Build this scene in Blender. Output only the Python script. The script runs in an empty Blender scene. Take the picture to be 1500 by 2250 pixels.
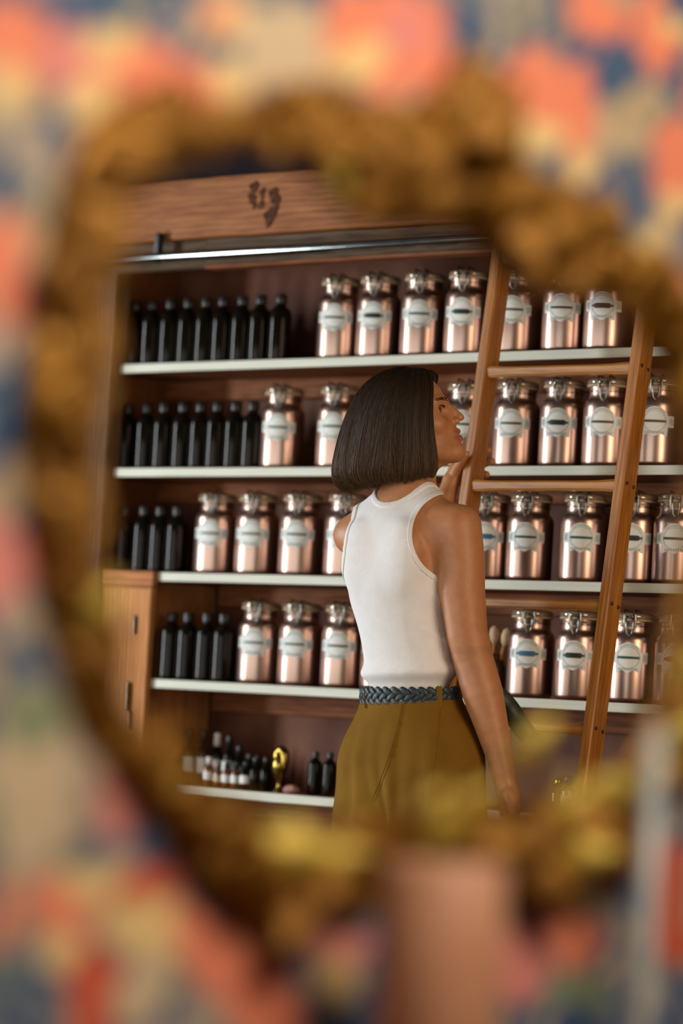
import bpy, bmesh, math, random
import numpy as np
from mathutils import Vector, Matrix
random.seed(7); rng = np.random.default_rng(11)
S = bpy.context.scene
COL = S.collection

# ------------------------------------------------------------------ camera
F = 7700.0; RHO = math.atan(.057); PIT = math.atan(438*math.cos(RHO)/F)
CAM = np.array([0, 0, .93])
cf = np.array([0, math.cos(PIT), math.sin(PIT)])
u0 = np.array([0, -math.sin(PIT), math.cos(PIT)]); r0 = np.array([1., 0, 0])
cr = math.cos(RHO)*r0 + math.sin(RHO)*u0
cu = -math.sin(RHO)*r0 + math.cos(RHO)*u0
cd = bpy.data.cameras.new('camera'); cam = bpy.data.objects.new('camera', cd); COL.objects.link(cam)
M = Matrix(((cr[0], cu[0], -cf[0], CAM[0]), (cr[1], cu[1], -cf[1], CAM[1]), (cr[2], cu[2], -cf[2], CAM[2]), (0, 0, 0, 1)))
cam.matrix_world = M
cd.sensor_fit = 'VERTICAL'; cd.sensor_height = 36; cd.sensor_width = 24; cd.lens = F/2250*36
cd.clip_start = .05; cd.clip_end = 100
cd.dof.use_dof = True; cd.dof.focus_distance = 8.02; cd.dof.aperture_fstop = 1.6
S.camera = cam

# ------------------------------------------------------------------ light and exposure
S.view_settings.view_transform = 'Standard'; S.view_settings.look = 'None'
S.view_settings.gamma = 1; S.view_settings.use_curve_mapping = False
S.view_settings.exposure = 0.0
wd = bpy.data.worlds.new('world'); S.world = wd; wd.use_nodes = True
wd.node_tree.nodes['Background'].inputs[0].default_value = (.75, .85, 1, 1)
wd.node_tree.nodes['Background'].inputs[1].default_value = .06
def area_light(name, loc, target, sx, sy, power, col):
    l = bpy.data.lights.new(name, 'AREA'); l.shape = 'RECTANGLE'; l.size = sx; l.size_y = sy
    l.energy = power; l.color = col
    o = bpy.data.objects.new(name, l); COL.objects.link(o); o.location = loc
    o.rotation_euler = (Vector(target)-Vector(loc)).to_track_quat('-Z', 'Y').to_euler()
    return o
# ------------------------------------------------------------------ geometry of the place
def ray(x, y): return cr*((x-750)/F) + cu*((1125-y)/F) + cf
def P(x, y, Y):
    d = ray(x, y); return CAM + d*(Y/d[1])
W_ = ray(-7800, 1076); W_ = -W_; W_[2] = 0; W_ /= np.linalg.norm(W_)      # along the shelves
N_ = np.array([W_[1], -W_[0], 0]); M_ = -N_                                # out of / into the shelves
ANG = math.atan2(W_[1], W_[0])
O_ = P(880, 1300, 8.85); O_[2] = 0
def wp(s, t, z): return O_ + W_*s + M_*t + np.array([0, 0, z])
def wall(x, y, t=0., tilt=0., zr=0.):
    d = ray(x, y)
    k = (t + tilt*(CAM[2]-zr) - (CAM-O_) @ M_)/(d @ M_ - tilt*d[2])
    p = CAM + k*d; q = p - O_
    return q @ W_, q @ M_, p[2]
# partition with the frame: perpendicular to the shelves
Q_ = M_.copy(); H_ = np.array([Q_[1], -Q_[0], 0])                          # along, outwards to the room
O2 = np.array([0, 3.5, 0.])
def part_px(x, y, h=0.):
    d = ray(x, y); k = (h - (CAM-O2) @ H_)/(d @ H_); p = CAM + k*d
    return (p-O2) @ Q_, p[2]
def pw(a, h, z): return O2 + Q_*a + H_*h + np.array([0, 0, z])

# shopfront glazing opposite the shelves, one bright bay of it, then an added side fill and an added wallpaper light
_n = wp(-.4, -4.3, 1.03); area_light('shopfront_light', _n, wp(-.4, 0, 1.03), 6.0, 1.8, 66, (1, .95, .885))
_n = wp(-3.3, -2.9, 1.5); area_light('bright_bay_light', _n, wp(-.3, 0, 1.3), .36, 2.2, 150, (.93, .96, 1))
_n = wp(3.0, -1.2, 1.75); area_light('side_fill_light', _n, wp(.3, -.3, 1.35), .8, 1.7, 28, (1, .74, .52))  # warm fill added from the right to lift her face and arm
area_light('wallpaper_fill_light', (1.15, 2.15, 2.6), (0.0, 3.5, 1.25), 1.2, .8, 58, (1, .96, .90))  # added lamp hung before the wallpaper, placed so it fades down the wall

# ------------------------------------------------------------------ helpers
def mesh_np(name, v, f, smooth=True):
    m = bpy.data.meshes.new(name); v = np.asarray(v, dtype=float)
    m.from_pydata(v.tolist(), [], [tuple(map(int, q)) for q in f])
    if smooth: m.polygons.foreach_set('use_smooth', [True]*len(m.polygons))
    m.update(); return m
def obj(name, me, mat=None, parent=None, loc=None, rz=0, **k):
    o = bpy.data.objects.new(name, me); COL.objects.link(o)
    if mat is not None and me is not None:
        if not me.materials: me.materials.append(mat)
    if parent is not None: o.parent = parent
    if loc is not None: o.location = tuple(float(c) for c in loc)
    if rz: o.rotation_euler = (0, 0, rz)
    for a, b in k.items(): o[a] = b
    return o
def thing(name, label, cat, loc, rz=0, group=None):
    o = obj(name, None, None, None, loc, rz, label=label, category=cat)
    if group: o['group'] = group
    return o
def box_me(sx, sy, sz, bev=.002, name='box'):
    bm = bmesh.new(); bmesh.ops.create_cube(bm, size=1)
    for v in bm.verts: v.co = Vector((v.co.x*sx, v.co.y*sy, v.co.z*sz))
    if bev: bmesh.ops.bevel(bm, geom=bm.edges[:], offset=bev, segments=1, affect='EDGES')
    m = bpy.data.meshes.new(name); bm.to_mesh(m); bm.free(); return m
def lbox(name, a, b, mat, parent=None, bev=.002, **k):
    """box between local corners a and b"""
    a = np.array(a, float); b = np.array(b, float)
    return obj(name, box_me(*(b-a), bev, name), mat, parent, (a+b)/2, **k)
def wbox(name, a, b, mat, bev=.002, **k):
    """top-level box in shelf coordinates"""
    a = np.array(a, float); b = np.array(b, float); c = (a+b)/2
    return obj(name, box_me(*(b-a), bev, name), mat, None, wp(*c), ANG, **k)
def lathe(prof, n=32, cap=True):
    v = []; f = []
    for r, z in prof:
        for i in range(n):
            a = 2*math.pi*i/n; v.append((r*math.cos(a), r*math.sin(a), z))
    m = len(prof)
    for j in range(m-1):
        for i in range(n):
            f.append((j*n+i, j*n+(i+1) % n, (j+1)*n+(i+1) % n, (j+1)*n+i))
    if cap: f.append(tuple(range(n-1, -1, -1))); f.append(tuple((m-1)*n+i for i in range(n)))
    return v, f
def tube(pts, rad, n=6, closed=False):
    pts = np.asarray(pts, float); m = len(pts)
    rad = np.full(m, rad, float) if np.isscalar(rad) else np.asarray(rad, float)
    tg = np.gradient(pts, axis=0) if not closed else np.roll(pts, -1, 0)-np.roll(pts, 1, 0)
    tg /= np.linalg.norm(tg, axis=1)[:, None]+1e-12
    up = np.array([0, 0, 1.]) if abs(tg[0, 2]) < .9 else np.array([1., 0, 0])
    v = []; nn = np.cross(tg[0], up); nn /= np.linalg.norm(nn)
    for i in range(m):
        nn = nn - tg[i]*(nn @ tg[i]); nn /= np.linalg.norm(nn)+1e-12
        b = np.cross(tg[i], nn)
        for j in range(n):
            a = 2*math.pi*j/n; v.append(pts[i]+rad[i]*(math.cos(a)*nn+math.sin(a)*b))
    f = []
    for i in range(m if closed else m-1):
        k = (i+1) % m
        for j in range(n): f.append((i*n+j, i*n+(j+1) % n, k*n+(j+1) % n, k*n+j))
    if not closed: f.append(tuple(range(n-1, -1, -1))); f.append(tuple((m-1)*n+j for j in range(n)))
    return v, f
def merge(*parts):
    V = []; Fc = []; k = 0
    for v, f in parts:
        V += [tuple(q) for q in v]; Fc += [tuple(i+k for i in q) for q in f]; k += len(v)
    return V, Fc
def catmull(pts, n, closed=False):
    pts = np.asarray(pts, float); m = len(pts); out = []
    tt = np.linspace(0, m if closed else m-1, n, endpoint=not closed)
    for t in tt:
        i = min(int(t), m-1 if closed else m-2); u = t-i
        g = (lambda j: pts[j % m]) if closed else (lambda j: pts[min(max(j, 0), m-1)])
        a, b, c, d = g(i-1), g(i), g(i+1), g(i+2)
        out.append(.5*(2*b+(c-a)*u+(2*a-5*b+4*c-d)*u*u+(3*b-a-3*c+d)*u**3))
    return np.array(out)
def vnoise(p, seed=0):
    """value noise on (N,2) or (N,3)"""
    p = np.asarray(p, float); i = np.floor(p).astype(np.int64); fr = p-i; fr = fr*fr*(3-2*fr)
    D = p.shape[1]; out = np.zeros(len(p)); pr = (73856093, 19349663, 83492791)
    for c in range(2**D):
        w = np.ones(len(p)); h = np.full(len(p), seed*2654435761 % 2**31, np.int64)
        for a in range(D):
            bit = c >> a & 1; w = w*(fr[:, a] if bit else 1-fr[:, a]); h = h ^ ((i[:, a]+bit)*pr[a])
        h = (h ^ (h >> 13))*1274126177 & 0x7fffffff; h = (h ^ (h >> 16)) & 0xffff
        out += w*h/65535.
    return out
def srgb(r, g, b):
    f = lambda c: ((c/255+.055)/1.055)**2.4 if c > 10 else c/255/12.92
    return (f(r), f(g), f(b), 1)

# ------------------------------------------------------------------ materials
def mat(name, col, rough=.5, metal=0., col2=None, scale=20, stretch=(1, 1, 1), bump=0., bscale=None, coat=0., detail=6, lo=.35, hi=.65, attr=None, spec=.5):
    m = bpy.data.materials.new(name); m.use_nodes = True; nt = m.node_tree; nd = nt.nodes; lk = nt.links
    b = nd['Principled BSDF']; b.inputs['Roughness'].default_value = rough; b.inputs['Metallic'].default_value = metal
    b.inputs['Base Color'].default_value = col; b.inputs['Coat Weight'].default_value = coat
    b.inputs['Coat Roughness'].default_value = .08; b.inputs['Specular IOR Level'].default_value = spec
    tc = nd.new('ShaderNodeTexCoord'); mp = nd.new('ShaderNodeMapping'); mp.inputs['Scale'].default_value = stretch
    lk.new(tc.outputs['Object'], mp.inputs['Vector'])
    no = nd.new('ShaderNodeTexNoise'); no.inputs['Scale'].default_value = scale; no.inputs['Detail'].default_value = detail
    lk.new(mp.outputs[0], no.inputs['Vector'])
    src = None
    if col2:
        rp = nd.new('ShaderNodeValToRGB'); rp.color_ramp.elements[0].position = lo; rp.color_ramp.elements[1].position = hi
        rp.color_ramp.elements[0].color = col; rp.color_ramp.elements[1].color = col2
        lk.new(no.outputs[0], rp.inputs[0]); src = rp.outputs[0]
    if attr:
        at = nd.new('ShaderNodeAttribute'); at.attribute_name = attr
        if src is not None:
            mx = nd.new('ShaderNodeMix'); mx.data_type = 'RGBA'; mx.blend_type = 'MULTIPLY'; mx.inputs[0].default_value = 1
            lk.new(at.outputs['Color'], mx.inputs[6]); lk.new(src, mx.inputs[7]); src = mx.outputs[2]
        else: src = at.outputs['Color']
    if src is not None: lk.new(src, b.inputs['Base Color'])
    if bump:
        bp = nd.new('ShaderNodeBump'); bp.inputs['Strength'].default_value = bump; bp.inputs['Distance'].default_value = .004
        n2 = no
        if bscale:
            n2 = nd.new('ShaderNodeTexNoise'); n2.inputs['Scale'].default_value = bscale; n2.inputs['Detail'].default_value = 4
            lk.new(mp.outputs[0], n2.inputs['Vector'])
        lk.new(n2.outputs[0], bp.inputs['Height']); lk.new(bp.outputs[0], b.inputs['Normal'])
    return m
def wood(name, c1, c2, axis=0, rough=.45, scale=9, bump=.25, coat=0.):
    rough = rough if coat else max(rough, .6)
    """grain along the object's own axis, with growth-line waves"""
    st = [14, 14, 14]; st[axis] = 1.1
    m = mat(name, c1, rough, 0, c2, scale, tuple(st), bump, coat=coat, lo=.3, hi=.7, spec=.5 if coat else .15)
    nt = m.node_tree; nd = nt.nodes; lk = nt.links; b = nd['Principled BSDF']
    wv = nd.new('ShaderNodeTexWave'); wv.inputs['Scale'].default_value = 1.3; wv.inputs['Distortion'].default_value = 7
    wv.inputs['Detail'].default_value = 3; wv.bands_direction = 'Z' if axis != 2 else 'X'
    mp = [n for n in nd if n.type == 'MAPPING'][0]; lk.new(mp.outputs[0], wv.inputs['Vector'])
    mx = nd.new('ShaderNodeMix'); mx.data_type = 'RGBA'; mx.blend_type = 'MULTIPLY'; mx.inputs[0].default_value = .45
    old = b.inputs['Base Color'].links[0].from_socket; lk.new(old, mx.inputs[6])
    rp = nd.new('ShaderNodeValToRGB'); rp.color_ramp.elements[0].color = (.45, .38, .33, 1); rp.color_ramp.elements[1].color = (1, 1, 1, 1)
    lk.new(wv.outputs[0], rp.inputs[0]); lk.new(rp.outputs[0], mx.inputs[7]); lk.new(mx.outputs[2], b.inputs['Base Color'])
    return m
MT = {}
MT['beam'] = wood('beam_wood', (.22, .075, .024, 1), (.40, .165, .06, 1), 0)
MT['grey_h'] = wood('weathered_wood', (.075, .05, .03, 1), (.17, .12, .075, 1), 0, .7)
MT['grey_v'] = wood('weathered_wood_upright', (.075, .05, .03, 1), (.17, .115, .07, 1), 2, .7)
MT['shelf'] = wood('shelf_wood', (.16, .05, .016, 1), (.30, .11, .038, 1), 0)
MT['cab_h'] = wood('pine_rail', (.36, .125, .04, 1), (.54, .22, .08, 1), 0)
MT['cab_v'] = wood('pine_door', (.46, .18, .055, 1), (.66, .30, .10, 1), 2)
MT['ladder'] = wood('ladder_wood', (.32, .112, .013, 1), (.52, .215, .032, 1), 2, .4, coat=.12)
MT['ladder_h'] = wood('ladder_rung_wood', (.34, .13, .018, 1), (.56, .25, .045, 1), 0, .45, coat=.08)
MT['back'] = mat('back_panel', (.075, .021, .009, 1), .6, 0, (.165, .066, .034, 1), 5, (1, 1, 1), .3, detail=8, spec=.15)
MT['navy'] = mat('navy_paint', (.004, .005, .011, 1), .6, 0, (.008, .010, .021, 1), 6, bump=.1, spec=.1)
MT['strip'] = mat('shelf_edge_metal', (.58, .60, .48, 1), .5, 0, (.66, .68, .56, 1), 12, (.4, 8, 8), .05, spec=.25)
MT['steel'] = mat('polished_steel', (.40, .43, .41, 1), .16, 1, (.34, .37, .35, 1), 30)
MT['pipe'] = mat('rail_steel', (.15, .165, .155, 1), .10, 1, (.11, .12, .115, 1), 30)
MT['blackmetal'] = mat('black_iron', (.012, .012, .011, 1), .4, .6, (.03, .03, .028, 1), 40)
MT['bolt'] = mat('bolt_iron', (.05, .04, .035, 1), .35, .9, (.09, .07, .05, 1), 60)
MT['copper'] = mat('copper_jar', (.47, .315, .25, 1), .31, 1, (.53, .37, .30, 1), 14, (1, 1, .3), .02, coat=.25)
MT['lid'] = mat('clear_lid_glass', (.30, .22, .15, 1), .1, .35, (.40, .30, .2, 1), 20, coat=.8)
MT['gasket'] = mat('cream_gasket', (.60, .50, .30, 1), .6, 0, (.68, .57, .36, 1), 60)
MT['paper'] = mat('label_paper', (.82, .87, .82, 1), .6, 0, (.88, .92, .88, 1), 60)
MT['green'] = mat('green_print', (.02, .085, .05, 1), .5, 0, (.035, .11, .065, 1), 50)
MT['dark'] = mat('dark_print', (.004, .022, .022, 1), .5, 0, (.008, .03, .03, 1), 50)
MT['olive'] = mat('olive_print', (.06, .065, .025, 1), .5, 0, (.08, .08, .035, 1), 50)
MT['blue'] = mat('blue_print', (.03, .16, .30, 1), .5, 0, (.05, .2, .36, 1), 50)
MT['brown'] = mat('brown_print', (.045, .022, .012, 1), .5, 0, (.065, .032, .02, 1), 50)
MT['ink'] = mat('pale_ink', (.30, .42, .37, 1), .6, 0, (.36, .47, .42, 1), 60)
MT['amber'] = mat('dark_amber_glass', (.006, .0045, .0025, 1), .10, 0, (.010, .007, .004, 1), 12, spec=.16)
MT['cap'] = mat('black_cap', (.008, .009, .008, 1), .38, 0, (.014, .014, .013, 1), 40)
MT['honey'] = mat('amber_glass', (.12, .035, .006, 1), .08, 0, (.18, .06, .012, 1), 30, coat=1)
MT['whitecap'] = mat('white_cap', (.7, .68, .62, 1), .4, 0, (.76, .74, .68, 1), 40)
MT['brass'] = mat('aged_brass', (.34, .24, .05, 1), .22, 1, (.20, .14, .03, 1), 18)
MT['pinkstone'] = mat('pink_stone', (.42, .17, .13, 1), .35, 0, (.62, .34, .28, 1), 40, bump=.4)
MT['stoneware'] = mat('dark_stoneware', (.03, .016, .008, 1), .3, 0, (.07, .035, .015, 1), 25)
MT['bristle'] = mat('brush_bristle', (.52, .33, .18, 1), .7, 0, (.66, .46, .28, 1), 200, (1, 1, .1), .5)
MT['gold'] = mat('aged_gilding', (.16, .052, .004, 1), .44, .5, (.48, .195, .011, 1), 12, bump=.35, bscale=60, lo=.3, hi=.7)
MT['gold_lit'] = mat('lit_gilding', (.68, .40, .045, 1), .4, .35, (.80, .54, .08, 1), 16, bump=.3, bscale=60)  # lighter copy of the gilding, light on the leaves put into its colour
MT['wax'] = mat('pink_wax', (.62, .25, .115, 1), .5, 0, (.70, .32, .165, 1), 9, bump=.1)
MT['console'] = wood('console_wood', (.10, .05, .025, 1), (.18, .09, .045, 1), 0)
MT['floor'] = wood('floor_wood', (.10, .055, .03, 1), (.19, .11, .06, 1), 0)
MT['plaster'] = mat('warm_plaster', (.32, .24, .17, 1), .8, 0, (.37, .28, .2, 1), 4, bump=.1)
MT['ceil'] = mat('dark_ceiling', (.05, .05, .06, 1), .7, 0, (.07, .07, .08, 1), 4)
glass = bpy.data.materials.new('pale_glass'); glass.use_nodes = True
_b = glass.node_tree.nodes['Principled BSDF']; _b.inputs['Base Color'].default_value = (.95, .90, .76, 1)
_b.inputs['Roughness'].default_value = .25; _b.inputs['Transmission Weight'].default_value = .5
MT['glass'] = glass

# ------------------------------------------------------------------ the room
lbox('floor', (-7, -5, -.1), (7, 14, 0), MT['floor'], kind='structure')
lbox('ceiling', (-7, -5, 3.1), (7, 14, 3.2), MT['ceil'], kind='structure')
wbox('wall_back', (-4.5, .30, 0), (3.2, .42, 3.1), MT['navy'], 0, kind='structure')
SP = float((O2-O_) @ W_)
for a_, b_ in ((-4.5, -.95), (.944, 4.5)):
    w_ = lbox('wall_partition_side', (a_, 0, 0), (b_, .03, 3.1), MT['plaster'], None, 0, kind='structure')
    c_ = pw((a_+b_)/2, -.015, 1.55); w_.location = tuple(c_); w_.rotation_euler = (0, 0, math.atan2(Q_[1], Q_[0]))
w_ = lbox('wall_partition_upper', (-.95, 0, 2.394), (.944, .03, 3.1), MT['plaster'], None, 0, kind='structure')
w_.location = tuple(pw(-.003, -.015, 2.747)); w_.rotation_euler = (0, 0, math.atan2(Q_[1], Q_[0]))

# ------------------------------------------------------------------ shelving
ZS = [1.842, 1.557, 1.275, .988, .708]           # top of each shelf
SX0, SX1 = -1.065, 2.3
shelf = thing('shelf_unit', 'tall built-in wooden shelf unit with pale metal shelf edges behind the ladder', 'shelves', wp(0, 0, 0), ANG)
lbox('back_panel', (-2.7, .262, .05), (SX1, .285, 2.34), MT['back'], shelf, 0)
for i, z in enumerate(ZS):
    s0 = SX0-.057 if i < 2 else -.868
    if i == 2: s0 = -.866
    b = lbox('shelf_board', (s0, .004, z-.021), (SX1, .261, z), MT['shelf'], shelf)
    lbox('edge_strip', (max(s0, SX0)-((s0+SX1)/2), -.1335, -.0125), (SX1-((s0+SX1)/2), -.1290, .0105), MT['strip'], b, .001)
    lbox('batten', (s0, .235, z-.075), (SX1, .2615, z-.0215), MT['shelf'], shelf)
lbox('shelf_board', (SX0-.057, .004, ZS[2]-.021), (-.868, .261, ZS[2]), MT['shelf'], shelf)
lbox('base_board', (SX0, .01, .0), (SX1, .26, .42), MT['shelf'], shelf)
lbox('post', (-1.175, -.03, 0), (-1.068, .028, 2.168), MT['grey_v'], shelf, .004)
lbox('side_panel', (-1.155, .03, 0), (-1.123, .262, 2.168), MT['shelf'], shelf)
lbox('end_panel', (SX1, -.03, 0), (SX1+.04, .285, 2.168), MT['grey_v'], shelf)
lbox('header_plank', (-2.7, -.035, 2.092), (-.72, .0, 2.166), MT['grey_h'], shelf, .003)
lbox('header_plank', (-.717, -.043, 2.096), (.45, .0, 2.166), MT['grey_h'], shelf, .003)
lbox('header_plank', (.453, -.038, 2.094), (SX1, .0, 2.166), MT['grey_h'], shelf, .003)
lbox('copper_trim', (-.717, -.046, 2.086), (.45, .0, 2.0955), MT['shelf'], shelf, .001)
bm_ = lbox('beam', (-2.7, -.06, 2.168), (SX1+.04, .28, 2.33), MT['beam'], shelf, .004)
# dark knots in the beam
def knot(s, z, r):
    v, f = lathe([(r*.2, 0), (r, .0006), (r*.9, .0012), (r*.35, .0016)], 14)
    rk = random.Random(int(s*1e4)); ph = rk.random()*6
    v = [(x*(1+.35*math.sin(3*math.atan2(y, x)+ph)), -zz, y*(1.3+.4*math.sin(2*math.atan2(y, x)+ph*2))) for x, y, zz in v]
    obj('knot', mesh_np('knot', v, [q[::-1] for q in f]), MT['knot'], bm_, (s-(-2.7+SX1+.04)/2, -.1701, z-2.249))
MT['knot'] = mat('dark_knot', (.020, .008, .004, 1), .7, 0, (.12, .045, .016, 1), 60, spec=.1)
for x, y, r in [(558, 413, .012), (553, 437, .011), (577, 425, .008), (600, 428, .012), (608, 445, .011), (593, 478, .016), (575, 448, .008), (560, 452, .006)]:
    s, t, z = wall(x, y, -.06); knot(s, z, r*1.35)
# neighbouring bay at the far side of the post
for z in (1.93, 1.68, 1.43): lbox('shelf_board', (-2.7, .02, z-.022), (-1.156, .261, z), MT['shelf'], shelf)

# cabinet let into the lower corner
cab = thing('cabinet', 'small pine cabinet with worn door let in below the third shelf', 'cabinet', wp(-.975, 0, 0), ANG)
lbox('body', (-.090, .0, .06), (.082, .255, 1.252), MT['cab_v'], cab)
lbox('top_rail', (-.108, -.020, 1.235), (.108, -.001, 1.277), MT['cab_h'], cab)
dr = lbox('door', (-.106, -.018, .45), (.106, -.001, 1.232), MT['cab_v'], cab)
lbox('door_stile', (.062, -.0215, .455), (.106, -.0185, 1.228), MT['cab_v'], cab, .001)
for z in (-.02, .24):
    lbox('latch', (.046, -.018, z-.045+.07), (.054, -.0095, z+.075), MT['bolt'], dr, .001)
lbox('latch', (.036, -.021, .055), (.046, -.0095, .135), MT['bolt'], dr, .002)

# rail for the ladder
rail = thing('ladder_rail', 'polished steel pipe rail for the ladder running below the wooden beam', 'rail', wp(0, -.12, 0), ANG)
v, f = tube([(s, 0, 2.1105) for s in np.linspace(-2.6, 2.25, 30)], .0125, 16)
obj('pipe', mesh_np('pipe', v, f), MT['pipe'], rail)
for x in (323, 1250):
    s = wall(x, 530, -.12)[0]
    h = lbox('bracket', (s-.009, .008, 2.104), (s+.009, .050, 2.122), MT['blackmetal'], rail, .003)
    lbox('bracket_plate', (s-.011, .034, 2.105), (s+.011, .056, 2.186), MT['blackmetal'], rail, .005)

# ------------------------------------------------------------------ ladder
TA = .12; ZR = 2.1105; TL = -.15
def lt(z): return TL + TA*(z-ZR)
ld = thing('ladder', 'leaning honey-brown wooden library ladder hung on the steel rail', 'ladder', wp(.634, lt(0), 0), ANG)
tl = math.atan(TA)
LS = (-.231, .231)
LL = 2.30
def ladder_part(name, sx, sy, sz, s, zz, m, bev=.003):
    o = obj(name, box_me(sx, sy, sz, bev, name), m, ld, (s, TA*zz, zz)); o.rotation_euler = (-tl, 0, 0); return o
stiles = []
for s in LS: stiles.append(ladder_part('stile', .029, .052, LL/math.cos(tl)-.01, s, LL/2+.006, MT['ladder']))
rz_ = []
for x, y in [(1225, 815), (1187, 1068), (1200, 1328), (1230, 1601)]:
    rz_.append(wall(x, y, TL, TA, ZR)[2])
dz = (rz_[0]-rz_[3])/3
rz_ = [rz_[0]+dz] + rz_ + [rz_[3]-dz, rz_[3]-2*dz]
for z in rz_:
    a = np.linspace(-1, 1, 25); V = []; Fc = []
    hh = .0115 + .0035*np.clip((np.abs(a)-.72)/.28, 0, 1)          # widens where it meets the stiles
    for x, h in zip(a*.2165, hh):
        ring = [(.020*c, h*s_) for c, s_ in [(-1, -.6), (-.8, -1), (.8, -1), (1, -.6), (1, .6), (.8, 1), (-.8, 1), (-1, .6)]]
        V += [(x, p, q) for p, q in ring]
    for i in range(24):
        for j in range(8): Fc.append((i*8+j, i*8+(j+1) % 8, i*8+8+(j+1) % 8, i*8+8+j))
    Fc += [tuple(range(7, -1, -1)), tuple(24*8+j for j in range(8))]
    rg = obj('rung', mesh_np('rung', V, Fc, False), MT['ladder_h'], ld, (0, TA*z, z))
    for s, st in zip(LS, stiles):
        for dy, dzz in ((-.013, .004), (.013, 0)):
            v, f = lathe([(.0045, 0), (.0045, .001), (.0028, .003)], 10)
            v = [(q[2], q[0], q[1]) for q in v]
            zl = (z-(LL/2+.006))/math.cos(tl)
            obj('bolt', mesh_np('bolt', v, f), MT['bolt'], st, (.0145, dy, zl+dzz))

# ------------------------------------------------------------------ copper jars
JR = .052
def label_shapes():
    def strip(xs, lo, hi, r, z0):
        V = []; Fc = []
        for x, a, b in zip(xs, lo, hi):
            an = -math.pi/2 + x/r
            V += [(r*math.cos(an), r*math.sin(an), z0+a), (r*math.cos(an), r*math.sin(an), z0+b)]
        for i in range(len(xs)-1): Fc.append((2*i, 2*i+2, 2*i+3, 2*i+1))
        return V, Fc
    z0 = .098; r = JR+.0006
    xs = np.linspace(-.030, .030, 33)
    hi = np.sqrt(np.maximum(.0315**2-xs**2, 0))*1.02
    lo = -.030 - .003*np.cos(xs/.027*math.pi*1.0)*0 + .0025*np.cos(xs/.0275*2*math.pi)*(-1)
    lo = np.where(np.abs(xs) > .0285, -.018, lo)
    base = strip(xs, lo, hi, r, z0)
    tabs = [strip(np.linspace(sg*.030, sg*.0455, 9)[::sg], [-.0125]*9, [.0125]*9, r, z0) for sg in (1, -1)]
    paper = merge(base, *tabs)
    r2 = JR+.0011
    bar = strip(np.linspace(-.0265, .0265, 20), [-.0028]*20, [.0028]*20, r2, z0)
    xs3 = np.linspace(-.0205, .0205, 16); e = .0058*np.clip((.0215-np.abs(xs3))/.004, .35, 1)
    plate = strip(xs3, -e, e, JR+.0014, z0)
    # thin ring and small lettering marks
    ring = []
    ang = np.linspace(0, 2*math.pi, 49); V = []; Fc = []
    for i, a in enumerate(ang):
        for q in (.0262, .0250):
            an = -math.pi/2 + q*math.cos(a)/r2
            V.append((r2*math.cos(an), r2*math.sin(an), z0+q*.9*math.sin(a)))
    for i in range(48): Fc.append((2*i, 2*i+1, 2*i+3, 2*i+2))
    marks = [(V, Fc)]
    rr = random.Random(5)
    for i in range(13):
        x = -.019+i*.0032; zc = math.sqrt(.0285**2-x*x)-.001
        marks.append(strip([x-.0009, x+.0009], [zc-.0016]*2, [zc+.0016+rr.random()*.0006]*2, r2, z0))
    for i in range(9):
        x = -.020+i*.005; marks.append(strip([x-.0013, x+.0013], [-.0275]*2, [-.0225+rr.random()*.001]*2, r2, z0))
    for sg in (-1, 1):
        for k in range(3):
            x = sg*(.0345+k*.0033); marks.append(strip([x-.0007, x+.0007], [-.008+.002*(k % 2)]*2, [.008-.002*(k // 2)]*2, r2, z0))
    return mesh_np('label', *paper), mesh_np('bar', *bar), mesh_np('plate', *plate), mesh_np('lettering', *merge(*marks))
LAB, BAR, PLATE, LETT = label_shapes()
LAB.materials.append(MT['paper']); LETT.materials.append(MT['ink'])
BARS = {}; PLATES = {}
for k in ('green', 'dark', 'olive', 'blue', 'brown'):
    BARS[k] = BAR.copy(); BARS[k].materials.append(MT[k]); PLATES[k] = PLATE.copy(); PLATES[k].materials.append(MT[k])
jb = mesh_np('jar_body', *lathe([(.040, 0), (.047, .0012), (.0508, .005), (JR, .011), (JR, .130), (.0514, .137), (.0490, .143), (.0450, .148), (.0420, .152), (.0410, .158), (.0410, .172), (.0425, .175), (.0425, .178)], 48))
jl = mesh_np('jar_lid', *lathe([(.042, .1815), (.0462, .183), (.0472, .187), (.0462, .192), (.039, .1955), (.030, .1965), (.028, .1945)], 40))
jg = mesh_np('gasket', *lathe([(.041, .178), (.0462, .1785), (.0462, .1812), (.041, .1814)], 40))
def wire_clip():
    y = -.0500
    ps = []
    ps.append(tube([(-.012, -.030, .2005), (-.012, y, .2005), (-.0125, y-.004, .19), (-.013, y-.003, .165), (-.009, y-.001, .158), (.009, y-.001, .158), (.013, y-.003, .165), (.0125, y-.004, .19), (.012, y, .2005), (.012, -.030, .2005)], .0019, 6))
    ps.append(tube([(-.008, y-.002, .186), (-.008, y-.006, .172), (-.006, y-.004, .150), (.0, y-.003, .143), (.006, y-.004, .150), (.008, y-.006, .172), (.008, y-.002, .186)], .0017, 6))
    ps.append(tube([(-.014, y+.001, .186), (.014, y+.001, .186)], .0024, 6))
    a = np.linspace(0, 2*math.pi, 40, endpoint=False)
    ps.append(tube([(.0425*math.cos(q), .0425*math.sin(q), .1665) for q in a], .0016, 5, True))
    ps.append(tube([(-.010, .03, .199), (-.012, 0, .200), (-.012, -.032, .2005)], .0018, 5)); ps.append(tube([(.010, .03, .199), (.012, 0, .200), (.012, -.032, .2005)], .0018, 5))
    return mesh_np('wire_clip', *merge(*ps))
jc = wire_clip()
jb.materials.append(MT['copper']); jl.materials.append(MT['lid']); jg.materials.append(MT['gasket']); jc.materials.append(MT['steel'])
ORD = ['first', 'second', 'third', 'fourth', 'fifth', 'sixth', 'seventh', 'eighth', 'ninth', 'tenth']
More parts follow.
